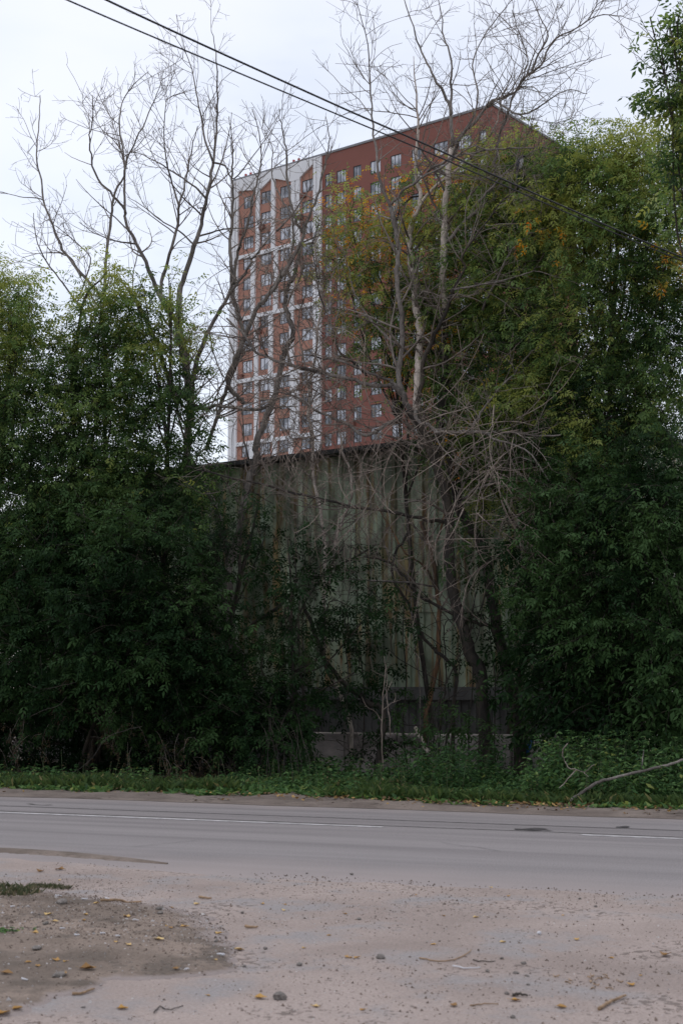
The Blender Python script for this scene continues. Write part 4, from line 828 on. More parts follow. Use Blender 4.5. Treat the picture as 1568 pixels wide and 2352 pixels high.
leafy('maple_tree', 'large leaved tree leaning in at the upper right edge against the sky', 'tree',
      [(1490, 72, 26, 16, 19.4), (1530, 95, 34, 34, 19.4), (1565, 50, 36, 34, 19.4), (1525, 160, 34, 30, 19.4), (1560, 200, 50, 60, 19.4), (1540, 270, 36, 34, 19.4), (1580, 300, 60, 80, 19.4), (1640, 150, 90, 150, 19.4), (1600, 420, 60, 90, 19.4)],
      sbase(1640, 19.6), 62, tint=.60, size=.10, tr=7, leaves=8, tfun=None, ln=(.3, .6))
leafy('box_elder_tree', 'deep green tree filling the middle right below the orange tipped crown', 'tree',
      [(1220, 820, 100, 100, 24.9), (1330, 850, 110, 100, 24.6), (1440, 880, 110, 90, 24.4), (1540, 860, 90, 110, 24), (1230, 960, 110, 100, 24.8), (1360, 1000, 130, 110, 24.4), (1500, 1010, 130, 110, 24), (1130, 1110, 60, 70, 25.6)],
      sbase(1350, 25), 105, size=.076, tint=.42, warm=.01, tfun=hi(4, 8, .12), tr=9)
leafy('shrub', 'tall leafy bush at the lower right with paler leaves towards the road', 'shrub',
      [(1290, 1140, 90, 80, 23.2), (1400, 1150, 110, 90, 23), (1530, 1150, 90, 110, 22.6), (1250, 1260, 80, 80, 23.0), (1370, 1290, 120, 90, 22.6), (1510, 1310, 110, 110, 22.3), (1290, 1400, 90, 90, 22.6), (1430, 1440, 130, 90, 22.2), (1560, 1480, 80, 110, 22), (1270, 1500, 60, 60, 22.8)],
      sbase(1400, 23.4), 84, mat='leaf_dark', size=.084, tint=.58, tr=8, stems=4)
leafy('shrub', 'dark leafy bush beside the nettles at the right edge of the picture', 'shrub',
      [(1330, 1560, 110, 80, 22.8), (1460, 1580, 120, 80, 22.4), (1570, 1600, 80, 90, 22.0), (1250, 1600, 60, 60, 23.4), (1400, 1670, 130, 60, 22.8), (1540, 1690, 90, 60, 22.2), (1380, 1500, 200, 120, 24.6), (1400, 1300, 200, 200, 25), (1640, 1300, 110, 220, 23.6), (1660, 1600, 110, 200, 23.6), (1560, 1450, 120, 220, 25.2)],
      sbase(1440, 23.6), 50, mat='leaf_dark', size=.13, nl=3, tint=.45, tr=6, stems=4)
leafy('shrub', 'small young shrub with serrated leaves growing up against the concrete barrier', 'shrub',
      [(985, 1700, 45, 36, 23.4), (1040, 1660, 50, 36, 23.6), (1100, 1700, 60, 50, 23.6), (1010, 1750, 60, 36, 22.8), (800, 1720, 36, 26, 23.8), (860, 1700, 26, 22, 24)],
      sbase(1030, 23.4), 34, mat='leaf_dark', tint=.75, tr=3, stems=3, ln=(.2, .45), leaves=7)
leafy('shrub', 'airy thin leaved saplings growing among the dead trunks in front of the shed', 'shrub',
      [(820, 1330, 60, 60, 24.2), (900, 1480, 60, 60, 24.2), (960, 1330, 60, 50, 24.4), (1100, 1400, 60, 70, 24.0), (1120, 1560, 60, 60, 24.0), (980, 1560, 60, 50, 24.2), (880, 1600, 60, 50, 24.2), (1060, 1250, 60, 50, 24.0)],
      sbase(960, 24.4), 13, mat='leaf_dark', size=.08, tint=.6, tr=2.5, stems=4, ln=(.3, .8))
for i, (x, dx, tp) in enumerate([(790, 14, 1200), (835, -20, 1260), (925, 10, 1180), (965, -26, 1330), (1075, 20, 1240), (1135, -14, 1300), (690, 20, 1180), (1010, 30, 1400)]):
    bare_tree('thin dark sapling stem crossing the shed sheets between the larger dead trunks', [('d', 24.3, 24.6, 1.9, .8, [(x, 1680), (x + dx * .3 + 5, 1560), (x + dx * .5 - 6, 1440), (x + dx * .9 + 4, (1440 + tp) / 2), (x + dx, tp)], 'G')], [], mat='bark_dark' if i % 3 else 'bark_grey', d1=2.0, d2=1.5, d3=0, l1=(.3, .9), curl=.6, group='thin saplings in front of the shed')
# ------------------------------------------------------------------ dried seed clusters hanging from the thicket
def hang(label, pts, n, spread):
    tw = []; pos = []; ax = []
    for z, x, y in pts:
        b = P(*D(z, x, y), n + rng.normal() * .1)
        for _ in range(3):
            s = b + rng.normal(size=3) * np.array([spread, .12, .12]); q = [s]; d = unit(rng.normal(size=3) + np.array([0, 0, -.4]))
            for k in range(6): d = unit(d + np.array([0, 0, -.35]) + rng.normal(size=3) * .15); q.append(q[-1] + d * .09)
            q = np.array(q); q[:, 2] = np.maximum(q[:, 2], .1); tw.append((q, np.linspace(.005, .0025, 7)))
            for k in range(2, 7):
                for _ in range(3): pos.append(q[k] + rng.normal(size=3) * .025); ax.append(unit(rng.normal(size=3) * .5 + np.array([0, 0, -1])))
    pos = np.array(pos); ax = np.array(ax); o = pos[0].copy(); root = empty('dry_branch', tuple(o)); tag(root, label, 'dry branch')
    leaves_obj('dry_leaves', [leaf_cloud(pos, ax, 3, .03, .5, tint=rng.random(len(pos)) * .7)], M['dry_leaf'], root, off=o); tubes_mesh('twigs', tw, M['twig'], root, 3, off=o)
hang('dry branch with brown withered leaf clusters hanging below the thicket at the left edge', [('m', 20, 1380), ('m', 90, 1420), ('m', 60, 1560), ('m', 160, 1540), ('m', 20, 1500)], 21.9, .2)
hang('dry brown leaf clusters hanging highest in the left thicket', [('m', 310, 1270), ('m', 380, 1390), ('m', 445, 1400), ('m', 430, 1190), ('m', 260, 1420)], 21.8, .1)
hang('withered drooping branch in the middle of the dark hollow under the thicket', [('m', 600, 1450), ('m', 700, 1440), ('m', 660, 1390), ('m', 700, 1520), ('m', 500, 1520)], 22.0, .1)
hang('withered branch with pale brown leaves touching the tall weeds right of the hollow', [('m', 880, 1540), ('m', 920, 1610), ('m', 985, 1510), ('m', 1010, 1650), ('m', 860, 1680), ('m', 950, 1700)], 22.0, .15)
def loose_branch(label, specs, name='branch', mat='bark_grey', n_t=0, extra=0.0, cat='branch'):
    Lb = [limb(s) for s in specs]; o = Lb[0][0][0].copy(); me = tubes_mesh(name, Lb + (side_twigs(Lb, extra, .15, .5, .5, .1, .5, 5, .2, .003) if False else []), M[mat], None, 7, off=o); me.location = tuple(o); tag(me, label, cat); return me
loose_branch('long thin bare branch bending down to the grass in the dark hollow at the left', [('m', 21.2, 20.6, 1.1, .7, [(760, 1460), (640, 1490), (560, 1530), (500, 1620), (420, 1690), (280, 1750)])], 'bare_branch', 'bark_dark')
loose_branch('thin bare branch curving across the thicket above the hollow', [('m', 21.1, 20.9, 1.0, .6, [(150, 1230), (220, 1260), (330, 1240), (400, 1225)]), ('m', 21.1, 20.9, 1.0, .6, [(160, 1410), (240, 1370), (310, 1350), (360, 1300)])], 'bare_branch', 'bark_dark')
loose_branch('fallen branch with stripped bark lying on the nettles at the right edge', [('i', 19.25, 20.2, 3.8, 2.8, [(690, 625), (740, 590), (820, 535), (900, 485), (980, 462), (1100, 430), (1240, 398), (1380, 365), (1500, 330), (1600, 300), (1750, 262)]), ('i', 20, 20.1, 1.6, 1.1, [(1245, 395), (1252, 330), (1256, 280), (1262, 232)])], 'fallen_branch', 'bark_grey')
loose_branch('thin crooked dead twig sticking out of the nettles', [('i', 19.5, 19.6, 1.4, 1.0, [(672, 182), (635, 240), (650, 310), (690, 375), (740, 380), (800, 405), (840, 375), (885, 345)]), ('i', 19.55, 19.3, 1.4, 1, [(740, 382), (690, 440), (640, 500), (610, 525)]), ('i', 19.55, 19.5, 1, .7, [(800, 405), (835, 440)])], 'dead_twig', 'twig')
loose_branch('short broken pale log leaning on the concrete barrier', [('h', 24.6, 24.2, 4.6, 5.2, [(728, 430), (748, 470), (775, 520), (800, 570)])], 'broken_log', 'bark_pale')
loose_branch('dark curved fallen branch in front of the concrete barrier', [('h', 23.8, 24, 2.2, 2.2, [(620, 490), (660, 525), (720, 560), (800, 570), (880, 560)])], 'fallen_branch', 'bark_dark')
for i in range(9):
    x = 610 + 12 * i + random.uniform(-6, 6); tag(loose_branch('x', [('d', 21.9, 22.3, .9, .5, [(x, 1750), (x - 8 + random.uniform(-12, 12), 1700), (x - 16 + random.uniform(-22, 22), 1650 + random.uniform(-24, 24))], 'G')], 'dry_stalk', 'bark_dark'), 'thin dry stalk in the sheaf of grey stalks left of the concrete barrier', 'stalk', 'dry stalks standing left of the concrete barrier')
# ------------------------------------------------------------------ ground cover
def weeds(name, label, pts, hts, size, mat='weed', tint=.5, width=.55, pairs=6, nl=1, cat='weeds', flat=False):
    n = len(pts); base = pts; lean = rng.normal(size=(n, 3)) * .13; lean[:, 2] = 1; V = []; T = []; tw = []
    for k in range(pairs):
        f = (k + 1) / pairs if not flat else rng.random((n, 1)) * .4
        p = base + lean * hts[:, None] * f; ang = rng.random(n) * 6.28
        for s in (0, math.pi, math.pi / 2) if k == pairs - 1 else (0, math.pi):
            ax = np.stack([np.cos(ang + s), np.sin(ang + s), rng.uniform(-.1, .45, n) + (.7 if flat else 0)], 1)
            ch = leaf_cloud(p, ax, nl, size * (1.1 - .5 * (k / pairs) if not flat else 1), width, tint=tint + rng.normal(size=n) * .24, droop=.25, jit=.3); V.append(ch[0]); T.append(ch[1])
    o = leaves_obj(name, [(np.concatenate(V), np.concatenate(T))], M[mat]); tag(o, label, cat, kind='stuff')
    if not flat:
        tw = [(np.array([b, b + l * h * .5, b + l * h]), np.array([.005, .004, .002])) for b, l, h in zip(base[::2], lean[::2], hts[::2])]
        s = tubes_mesh('stems', tw, M['weed_stem'], o, 3)
    return o
M['weed_stem'] = simple('weed_stem', (.06, .09, .035), .7)
def scatter(s0, s1, n0, n1, cnt, dens=None):
    s = rng.uniform(s0, s1, cnt); n = rng.uniform(n0, n1, cnt)
    if dens is not None: k = rng.random(cnt) < dens(s, n); s, n = s[k], n[k]
    return U * s[:, None] + NN * n[:, None], s, n
def X2S(x, n): return SN(P(x, 1750, n))[0]
def clumpy(sc, th, seed): return lambda s, n: np.clip((vnoise(s + 60, n + 60, sc, seed) - th) * 5, 0, 1)
sa_, sb_ = X2S(-80, 20), X2S(1640, 20)
p, s, n = scatter(X2S(1225, 20.6), sb_ + 1, 19.7, 22.6, 1500); h = (.30 + .55 * np.clip((n - 19.5) / 1.6, 0, 1)) * rng.uniform(.6, 1.15, len(s))
weeds('nettles', 'thick patch of tall nettles between the road edge and the dark bush on the right', p, h, .12, tint=.5, width=.42, pairs=7, cat='nettles')
p, s, n = scatter(X2S(440, 20), X2S(1230, 20), 19.9, 23.6, 2300, clumpy(.7, .25, 51)); h = (.14 + .22 * np.clip((n - 20) / 2.5, 0, 1)) * rng.uniform(.5, 1.2, len(s))
weeds('weeds', 'bed of mixed leafy weeds along the foot of the shrubs and the concrete barrier', p, h, .10, tint=.45, width=.55, pairs=5)
p, s, n = scatter(X2S(930, 21), X2S(1100, 21), 20.3, 22.8, 150); weeds('nettles', 'clump of tall nettles in front of the barrier, left of the large nettle patch', p, rng.uniform(.3, .85, len(p)), .11, tint=.25, width=.42, pairs=8, cat='nettles')
p, s, n = scatter(sa_ - 3, sb_ + 3, 18.9, 20.9, 3400, clumpy(.9, .42, 61)); weeds('broad_leaves', 'broad leaved burdock and dandelion rosettes along the road edge', p, np.full(len(p), .12), .15, tint=.6, width=.40, pairs=3, flat=True, cat='weeds')
p, s, n = scatter(sa_ - 3, X2S(480, 20), 19.6, 21.6, 700, clumpy(1.0, .35, 66)); weeds('low_weeds', 'low weeds in front of the dark hollow at the left', p, rng.uniform(.1, .3, len(p)), .09, tint=.5, width=.6, pairs=3)
def grass(name, label, p, hgt, wd, mat, tl=.45):
    n = len(p); d = rng.normal(size=(n, 3)) * .35; d[:, 2] = 1; d = unit(d); side = unit(np.cross(d, rng.normal(size=(n, 3)))); h = hgt[:, None]; b = unit(rng.normal(size=(n, 3)) * [1, 1, .1])
    a0 = p - side * wd; a1 = p + side * wd; m = p + d * h * .6 + b * h * .1; tip = p + d * h + b * h * .45 - np.array([0, 0, .15]) * h
    V = np.stack([a0, a1, m + side * wd * .6, tip], 1)
    o = leaves_obj(name, [(V.reshape(-1, 3), tl + rng.normal(size=n) * .25)], M[mat]); tag(o, label, 'grass', kind='stuff'); return o
M['grass'] = leaf_mat('grass_blade', [(0, (.035, .065, .022)), (.5, (.065, .115, .035)), (.85, (.12, .16, .05)), (1, (.28, .24, .11))], .25)
gedge = lambda s: 19.15 + .75 * (vnoise(s + 80, s * 0 + 5, .9, 71) - .42) + .5 * np.exp(-((s - X2S(560, 19)) / .9) ** 2)
p, s, n = scatter(sa_ - 4, sb_ + 4, 18.6, 21.2, 90000, lambda s, n: ((n > gedge(s)) & (n < gedge(s) + 1.6)) * np.clip((vnoise(s + 60, n + 60, 1.6, 77) - .36) * 4, 0, .75)); p[:, 2] = .02
grass('grass', 'strip of short green grass along the far edge of the road', p, rng.uniform(.05, .24, len(p)) * (.6 + .9 * vnoise(s + 60, n + 60, .9, 78)), .005, 'grass')
M['grass_dull'] = leaf_mat('dusty_grass_blade', [(0, (.045, .055, .028)), (.5, (.085, .10, .05)), (.8, (.17, .15, .09)), (1, (.30, .25, .17))], .2)
p, s, n = scatter(sa_ - 3, sb_ + 3, 19.3, 21.5, 420, clumpy(1.1, .40, 88)); weeds('dry_weeds', 'scattered brown dry weed stalks among the green verge plants', p, rng.uniform(.2, .6, len(p)), .035, 'dry_leaf', .7, .35, 7)
def tuft(name, label, x, y, rx, ry, cnt, hh):
    c = G(x, y); a = rng.random(cnt) * 6.28; q = rng.random(cnt) ** .5; p = c + U * (q * np.cos(a) * rx)[:, None] + NN * (q * np.sin(a) * ry)[:, None]; p[:, 2] = .02
    return grass(name, label, p, rng.uniform(hh * .4, hh, cnt), .002, 'grass_dull', .5)
tuft('grass_tuft', 'scruffy tuft of grass on the brown soil at the left edge of the verge', -8, 2066, .34, .26, 800, .11)
tuft('grass_sprig', 'tiny tail of grass trailing right of the scruffy tuft', *D('q', 290, 142), .20, .08, 420, .05)
c0 = G(*D('q', 45, 445)); p = c0 + np.c_[rng.normal(size=(26, 2)) * .05, np.full(26, .03)]; weeds('verge_weed', 'tiny green weed sprouting from the brown soil at the left edge', p, np.full(26, .05), .035, tint=.5, pairs=2)
c0 = G(*D('q', 95, 480)); p = c0 + np.c_[rng.normal(size=(22, 2)) * .04, np.full(22, .03)]; weeds('verge_weed', 'tiny green weed just right of the other one on the brown soil', p, np.full(22, .03), .035, tint=.5, pairs=2)
M['yellow'] = simple('yellow_petal', (.55, .42, .03), .6)
c0 = G(940, 1772); pz = c0 + U * rng.normal(size=(60, 1)) * .33 + NN * rng.normal(size=(60, 1)) * .2; pz[:, 2] = rng.uniform(.36, .62, 60)
ch = leaf_cloud(pz, rng.normal(size=(60, 3)), 5, .018, .8, tint=np.zeros(60)); fo = leaves_obj('yellow_flowers', [ch], M['yellow']); tag(fo, 'sprinkle of small yellow flowers in the weeds before the barrier', 'flowers', kind='stuff')
# leaf litter along the far road edge, lying flat
def flat_leaves(name, label, p, size, mat, tint, up=.18):
    n = len(p); ax = rng.normal(size=(n, 3)); ax[:, 2] *= up; ch = leaf_cloud(p, ax, 1, size, .75, tint=tint, droop=0, jit=.05)
    V = ch[0].reshape(-1, 4, 3); dz = V.min(axis=(1, 2)) if False else V[:, :, 2].min(1); V[:, :, 2] -= (dz - p[:, 2])[:, None]
    return tag(leaves_obj(name, [(V.reshape(-1, 3), ch[1])], M[mat]), label, 'leaves', kind='stuff')
p, s, n = scatter(sa_, sb_, 18.2, 19.4, 5200, lambda s, n: np.clip((n - 18.2) / 1.1, 0, 1) ** 1.3 * np.clip((vnoise(s + 60, n + 60, 1.8, 83) - .3) * 4, 0, 1) * np.clip(.15 + (s - X2S(500, 19)) / 5, .12, 1)); p[:, 2] = .05 * np.clip((n - 18.2) / .6, .15, 1)
flat_leaves('leaf_litter', 'litter of yellow and brown fallen leaves along the far road edge', p, .055, 'dry_fallen', rng.random(len(p)) ** 2)
# ------------------------------------------------------------------ crumbs, stones, leaves, twigs and litter on the near verge
def crumbs(name, label, s, n, size, mat, zoff=0.):
    K = len(s); z = verge_z(s, n) + (np.maximum(patch_h(s, n), 0) if zoff else 0); c = U * s[:, None] + NN * n[:, None]; c[:, 2] = z
    b = np.array([[1, 0, 0], [-.5, .87, 0], [-.5, -.87, 0], [.1, .1, .8], [0, -.1, -.5]]); th = rng.random(K) * 6.28; sc = size[:, None, None]
    R_ = np.stack([np.stack([np.cos(th), -np.sin(th), 0 * th], 1), np.stack([np.sin(th), np.cos(th), 0 * th], 1), np.stack([0 * th, 0 * th, 0 * th + 1], 1)], 1)
    v = np.einsum('kij,vj->kvi', R_, b) * rng.uniform(.6, 1.4, (K, 5, 1)) * sc + c[:, None, :]
    f = np.array([[0, 1, 3], [1, 2, 3], [2, 0, 3], [1, 0, 4], [2, 1, 4], [0, 2, 4]]); F_ = (np.arange(K)[:, None, None] * 5 + f[None]).reshape(-1)
    return tag(mesh_obj(name, v.reshape(-1, 3), F_, np.full(K * 6, 3), M[mat], tint=None), label, 'gravel', kind='stuff')
M['crumb'] = simple('dirt_crumb', (.165, .125, .10), .9, .5, 14.)
M['crumb_pale'] = simple('pale_grit', (.36, .33, .32), .8, .4, 11., col2=(.62, .58, .56))
M['stone'] = simple('grey_stone', (.17, .15, .135), .8, .35, 30., .006)
s = rng.uniform(-7.4, .8, 80000); n = rng.uniform(5.6, 11.5, 80000)
dn = np.clip((vnoise(s + 50, n + 50, .8, 91) - .42) * 5, 0, 1) * .6 + 1.1 * np.exp(-((n - 9.0 + .12 * (s + 3.4)) / .7) ** 2) * .5 * vnoise(s + 50, n + 50, 3., 92) + .03
k = rng.random(80000) < dn * .42; s, n = s[k], n[k]; sz = rng.gamma(2.0, .0017, len(s)) + .0012
crumbs('gravel', 'small dark crumbs of dirt scattered over the dusty verge', s, n, np.clip(sz, 0, .012), 'crumb')
s2 = rng.uniform(-7.4, .8, 4200); n2 = rng.uniform(5.6, 11.2, 4200); crumbs('grit', 'pale grit scattered over the dusty verge', s2, n2, rng.gamma(2., .0013, 4200) + .001, 'crumb_pale')
s = rng.uniform(oq[:, 0].min(), oq[:, 0].max(), 16000); n = rng.uniform(oq[:, 1].min(), oq[:, 1].max(), 16000); k = in_poly(s, n, oq) & (s > -8) & (rng.random(16000) < .25 + .75 * np.clip((n - 7.3) / .8, 0, 1)); s, n = s[k], n[k]
kk = rng.random(len(s)) < .80
crumbs('soil_crumbs', 'coarse crumbs on the brown soil patch', s[kk], n[kk], rng.gamma(2., .0020, kk.sum()) + .0018, 'crumb', .04)
crumbs('soil_grit', 'pale grit and chips on the brown soil patch', s[~kk], n[~kk], rng.gamma(2., .0019, (~kk).sum()) + .0015, 'crumb_pale', .042)
def hz(q):
    s, n = SN(q); z = vz(s, n)
    z += max(0., float(patch_h(np.array([s]), np.array([n]))[0]))
    return z
def at(zm, x, y): q = G(*D(zm, x, y)); q[2] = hz(q); return q
def stone(q, size, label, mat='stone', flat=.6, group=None):
    bm = bmesh.new(); bmesh.ops.create_icosphere(bm, subdivisions=2, radius=1)
    for v in bm.verts:
        k = 1 + .22 * math.sin(v.co.x * 3 + size * 900) + .16 * math.sin(v.co.y * 4.1 + size * 500); k *= random.uniform(.9, 1.08); v.co = Vector((v.co.x * k * 1.3, v.co.y * k, v.co.z * k * flat)) * size * .8
    me = bpy.data.meshes.new('stone'); bm.to_mesh(me); bm.free(); me.materials.append(M[mat])
    for p_ in me.polygons: p_.use_smooth = False
    size = size
    o = bpy.data.objects.new('stone', me); COL.objects.link(o); o.location = (q[0], q[1], q[2] + size * flat * .55); o.rotation_euler = (0, 0, random.random() * 6); tag(o, label, 'stone', group); return o
stone(at('o', 50, 562), .044, 'largest grey stone lying near the bottom edge of the verge', flat=.6).rotation_euler = (0, .1, .2)
stone(at('o', 430, 412), .030, 'dark round stone right of the two orange leaves on the verge')
stone(at('o', 124, 438), .022, 'small dark stone between the largest stone and the two orange leaves')
stone(at('q', 362, 262), .052, 'grey stone on the brown soil left of the long dry stick', flat=.5)
stone(at('q', 942, 290), .032, 'dark clod of earth on top of the brown soil, right of the long dry stick')
stone(at('q', 945, 315), .024, 'smaller dark clod just below the other clod on the brown soil')
stone(at('q', 215, 538), .034, 'pale grey stone on the brown soil near its left edge', flat=.5)
stone(at('q', 340, 698), .042, 'flat grey stone beside a curled leaf low on the brown soil', flat=.4)
stone(at('q', 268, 395), .026, 'small brown stone above the orange leaf on the brown soil')
for z, x, y in [('o', 348, 260), ('o', 885, 410), ('o', 965, 433), ('o', 830, 460), ('o', 940, 470), ('o', 980, 480), ('o', 905, 548), ('o', 985, 518), ('o', 925, 636), ('o', 235, 108), ('o', 318, 82), ('o', 1178, 180), ('o', 150, 78), ('o', 1238, 212), ('q', 1425, 292), ('q', 1170, 465), ('q', 1435, 612), ('q', 490, 858), ('q', 1270, 480), ('q', 230, 335), ('q', 1560, 505)]:
    stone(at(z, x, y), random.uniform(.010, .018), 'pebble no bigger than a coin on the dusty verge', group='pebbles scattered on the verge')
def fallen(q, size, label, tint, group=None, rz=None):
    # a curled lobed leaf with thickness
    K = 9; out = []
    for i in range(K):
        a = 2 * math.pi * i / K; r = size * (1 + .35 * (i % 2) * (1 if i not in (0, 1) else .5)) * random.uniform(.7, 1.05); x = r * math.cos(a) * 1.25; y = r * math.sin(a) * .8
        out.append((x, y, size * (.15 + .55 * (y / size) ** 2 * .8 + random.uniform(0, .22))))
    V = [(0, 0, size * .1)] + out; V += [(x, y, z - .0012) for x, y, z in V]; n_ = K + 1; f = []
    for i in range(K):
        j = (i + 1) % K; f.append((0, i + 1, j + 1)); f.append((n_, n_ + j + 1, n_ + i + 1)); f.append((i + 1, n_ + i + 1, n_ + j + 1, j + 1))
    V += [(size * 1.1, .001, size * .3), (size * 1.9, .0015, size * .5), (size * 1.9, -.0015, size * .5), (size * 1.1, -.002, size * .3)]; f.append((2 * n_, 2 * n_ + 1, 2 * n_ + 2, 2 * n_ + 3))
    o = mesh_obj('fallen_leaf', V, [i for g in f for i in g], [len(g) for g in f], M['fallen'], tint=np.clip(tint + rng.normal(size=len(f)) * .03, 0, 1)); o.location = (q[0], q[1], q[2] + .002); o.rotation_euler = (0, 0, random.random() * 6 if rz is None else rz); return tag(o, label, 'leaf', group)
LV = [('o', 303, 408, .030, .5, 'left one of the two orange leaves lying side by side on the verge'), ('o', 340, 412, .030, .5, 'right one of the two orange leaves lying side by side on the verge'), ('o', 1372, 516, .040, .45, 'orange brown leaf at the right end of the verge beside the twig heap'),
      ('o', 935, 572, .038, .5, 'orange leaf propped against a dark twig low on the verge'), ('o', 1108, 600, .038, .3, 'brown curled leaf near the bottom edge of the verge right of centre'), ('o', 702, 590, .036, .1, 'dark brown curled leaf at the bottom edge below the white stick'),
      ('o', 888, 347, .028, .9, 'pale yellow leaf on the verge right of the curved twigs'), ('o', 1166, 335, .032, .62, 'bright orange leaf lying on the verge at the right'), ('o', 787, 255, .030, .95, 'cream coloured leaf in the band of crumbs right of centre'), ('o', 628, 354, .022, .62, 'small orange leaf above the long curved twig'),
      ('o', 66, 226, .028, .98, 'pale cream leaf right of the brown soil near its upper edge'), ('o', 68, 203, .020, .4, 'small orange brown leaf just above a cream leaf'), ('o', 140, 370, .018, .8, 'small yellow leaf above the small dark stone'), ('o', 235, 323, .020, .3, 'small brown leaf in the middle of the verge'), ('o', 1500, 398, .05, .15, 'long brown leaf at the right edge of the verge'),
      ('q', 1158, 240, .040, .99, 'square cream leaf beyond the right end of the dry stick'), ('q', 936, 492, .042, .97, 'cream yellow leaf in the middle of the brown soil'), ('q', 1405, 507, .044, .93, 'pale yellow leaf standing at the right rim of the brown soil'), ('q', 1085, 402, .034, .6, 'yellow and brown leaf on the coarse crumbs of the soil'), ('q', 1288, 428, .034, .75, 'yellow leaf near the right rim of the brown soil'),
      ('q', 204, 463, .034, .66, 'orange yellow leaf at the left of the brown soil'), ('q', 285, 332, .040, .9, 'pale leaf left of the dry stick on the brown soil'), ('q', 326, 381, .034, .88, 'pale yellow green leaf just below another pale leaf'), ('q', 505, 333, .026, .6, 'small ochre leaf below the left end of the dry stick'), ('q', 567, 262, .034, .85, 'pale leaf touching the left end of the dry stick'),
      ('q', 745, 345, .038, .7, 'ochre leaf in the middle of the coarse crumbs'), ('q', 510, 655, .058, .12, 'large dark brown curled leaf low on the brown soil'), ('q', 328, 604, .044, .4, 'brown orange leaf on the lower left of the brown soil'), ('q', 32, 690, .050, .1, 'dark curled leaf at the left edge of the verge'), ('q', 372, 690, .042, .35, 'curled leaf resting on a flat grey stone'),
      ('q', 1035, 650, .038, .15, 'brown curled leaf on the smooth dark part of the soil'), ('q', 718, 862, .038, .5, 'orange leaf on the grey dust below the brown soil'), ('q', 1525, 798, .046, .55, 'tan crescent leaf left of the largest stone'), ('q', 120, 145, .040, .93, 'pale leaf caught in the scruffy grass tuft'), ('q', 240, 43, .055, .05, 'dark curled leaf left of another beyond the grass tuft'),
      ('q', 355, 30, .060, .05, 'dark curled leaf right of another beyond the grass tuft'), ('q', 350, 97, .024, .85, 'small pale leaf beyond the right end of the grass tuft'), ('q', 755, 530, .030, .85, 'pale leaf on the upper edge of the smooth dark soil'), ('q', 680, 507, .024, .7, 'small ochre leaf left of the cream yellow leaf'), ('q', 10, 905, .05, .4, 'orange brown leaf in the lower left corner of the verge'), ('q', 100, 885, .036, .35, 'brown leaf right of the lower left corner')]
for z, x, y, s_, t_, lb in LV: fallen(at(z, x, y), s_ * .62, lb, t_)
for i in range(22):
    q = G(random.uniform(20, 1550), random.uniform(2040, 2330)); q[2] = hz(q); fallen(q, random.uniform(.010, .018), 'leaf scrap smaller than a fingertip on the verge', random.random(), 'leaf scraps on the verge')
def twig_on_ground(pts, r, label, mat='twig', name='fallen_twig', group=None, lift=.006):
    q = [at(*p) for p in pts]; p = smooth_poly(np.array(q), 4)
    for v in p: v[2] = hz(v) + r + lift * random.random()
    o = p[0].copy(); m_ = tubes_mesh(name, [(p, np.linspace(r, r * .6, len(p)))], M[mat], None, 6, off=o); m_.location = tuple(o); return tag(m_, label, 'twig', group)
M['white_plastic'] = simple('white_plastic', (.62, .61, .64), .4, .08)
M['stick'] = simple('dry_stick', (.30, .20, .12), .9, .35, 20.)
twig_on_ground([('q', 590, 245), ('q', 680, 240), ('q', 760, 232), ('q', 832, 228)], .011, 'long dry stick lying across the top of the brown soil', 'stick', 'dry_stick')
twig_on_ground([('q', 700, 215), ('q', 745, 228), ('q', 765, 240)], .006, 'short splinter resting against the long dry stick', 'stick', 'splinter')
twig_on_ground([('q', 1172, 198), ('q', 1205, 202), ('q', 1243, 205)], .010, 'short brown stick beyond the square cream leaf', 'stick', 'dry_stick')
twig_on_ground([('q', 1442, 374), ('q', 1480, 378), ('q', 1516, 377)], .010, 'short thick stick right of the brown soil', 'stick', 'dry_stick')
twig_on_ground([('q', 425, 782), ('q', 480, 778), ('q', 555, 752)], .008, 'dry twig low on the brown soil', 'stick', 'dry_stick')
twig_on_ground([('q', 905, 885), ('q', 945, 852), ('q', 985, 868), ('q', 1075, 850)], .0035, 'thin dark forked twig at the bottom edge left of the largest stone', 'bark_dark')
twig_on_ground([('o', 575, 412), ('o', 630, 422), ('o', 690, 420), ('o', 745, 400), ('o', 770, 378)], .0045, 'long curved twig above the white stick', 'stick')
twig_on_ground([('o', 776, 418), ('o', 820, 423), ('o', 860, 422)], .004, 'short dark twig right of the long curved twig', 'bark_dark')
twig_on_ground([('o', 700, 445), ('o', 750, 452), ('o', 805, 449)], .0045, 'thin white plastic stick lying on the verge', 'white_plastic', 'plastic_stick')
twig_on_ground([('o', 766, 590), ('o', 820, 585), ('o', 872, 588)], .004, 'thin twig at the bottom edge right of the dark brown leaf', 'stick')
twig_on_ground([('o', 925, 556), ('o', 955, 556), ('o', 982, 560)], .008, 'dark twig with an orange leaf leaning on it', 'bark_dark')
twig_on_ground([('o', 1250, 610), ('o', 1290, 585), ('o', 1320, 575), ('o', 1352, 560)], .009, 'thick crooked twig in the lower right of the verge', 'stick')
for i in range(13):
    x, y = random.gauss(1210, 60), random.gauss(500, 18); dx = random.uniform(-38, 38); twig_on_ground([('o', x, y), ('o', x + dx * .5, y + random.uniform(-5, 5)), ('o', x + dx, y + random.uniform(-8, 8))], .0035, 'thin broken twig in the twig heap at the lower right of the verge', 'stick', group='broken twigs heaped on the verge')
twig_on_ground([('q', 1320, 575), ('q', 1275, 573)], .008, 'white butt right on the smooth dark soil', 'white_plastic', 'cigarette_butt')
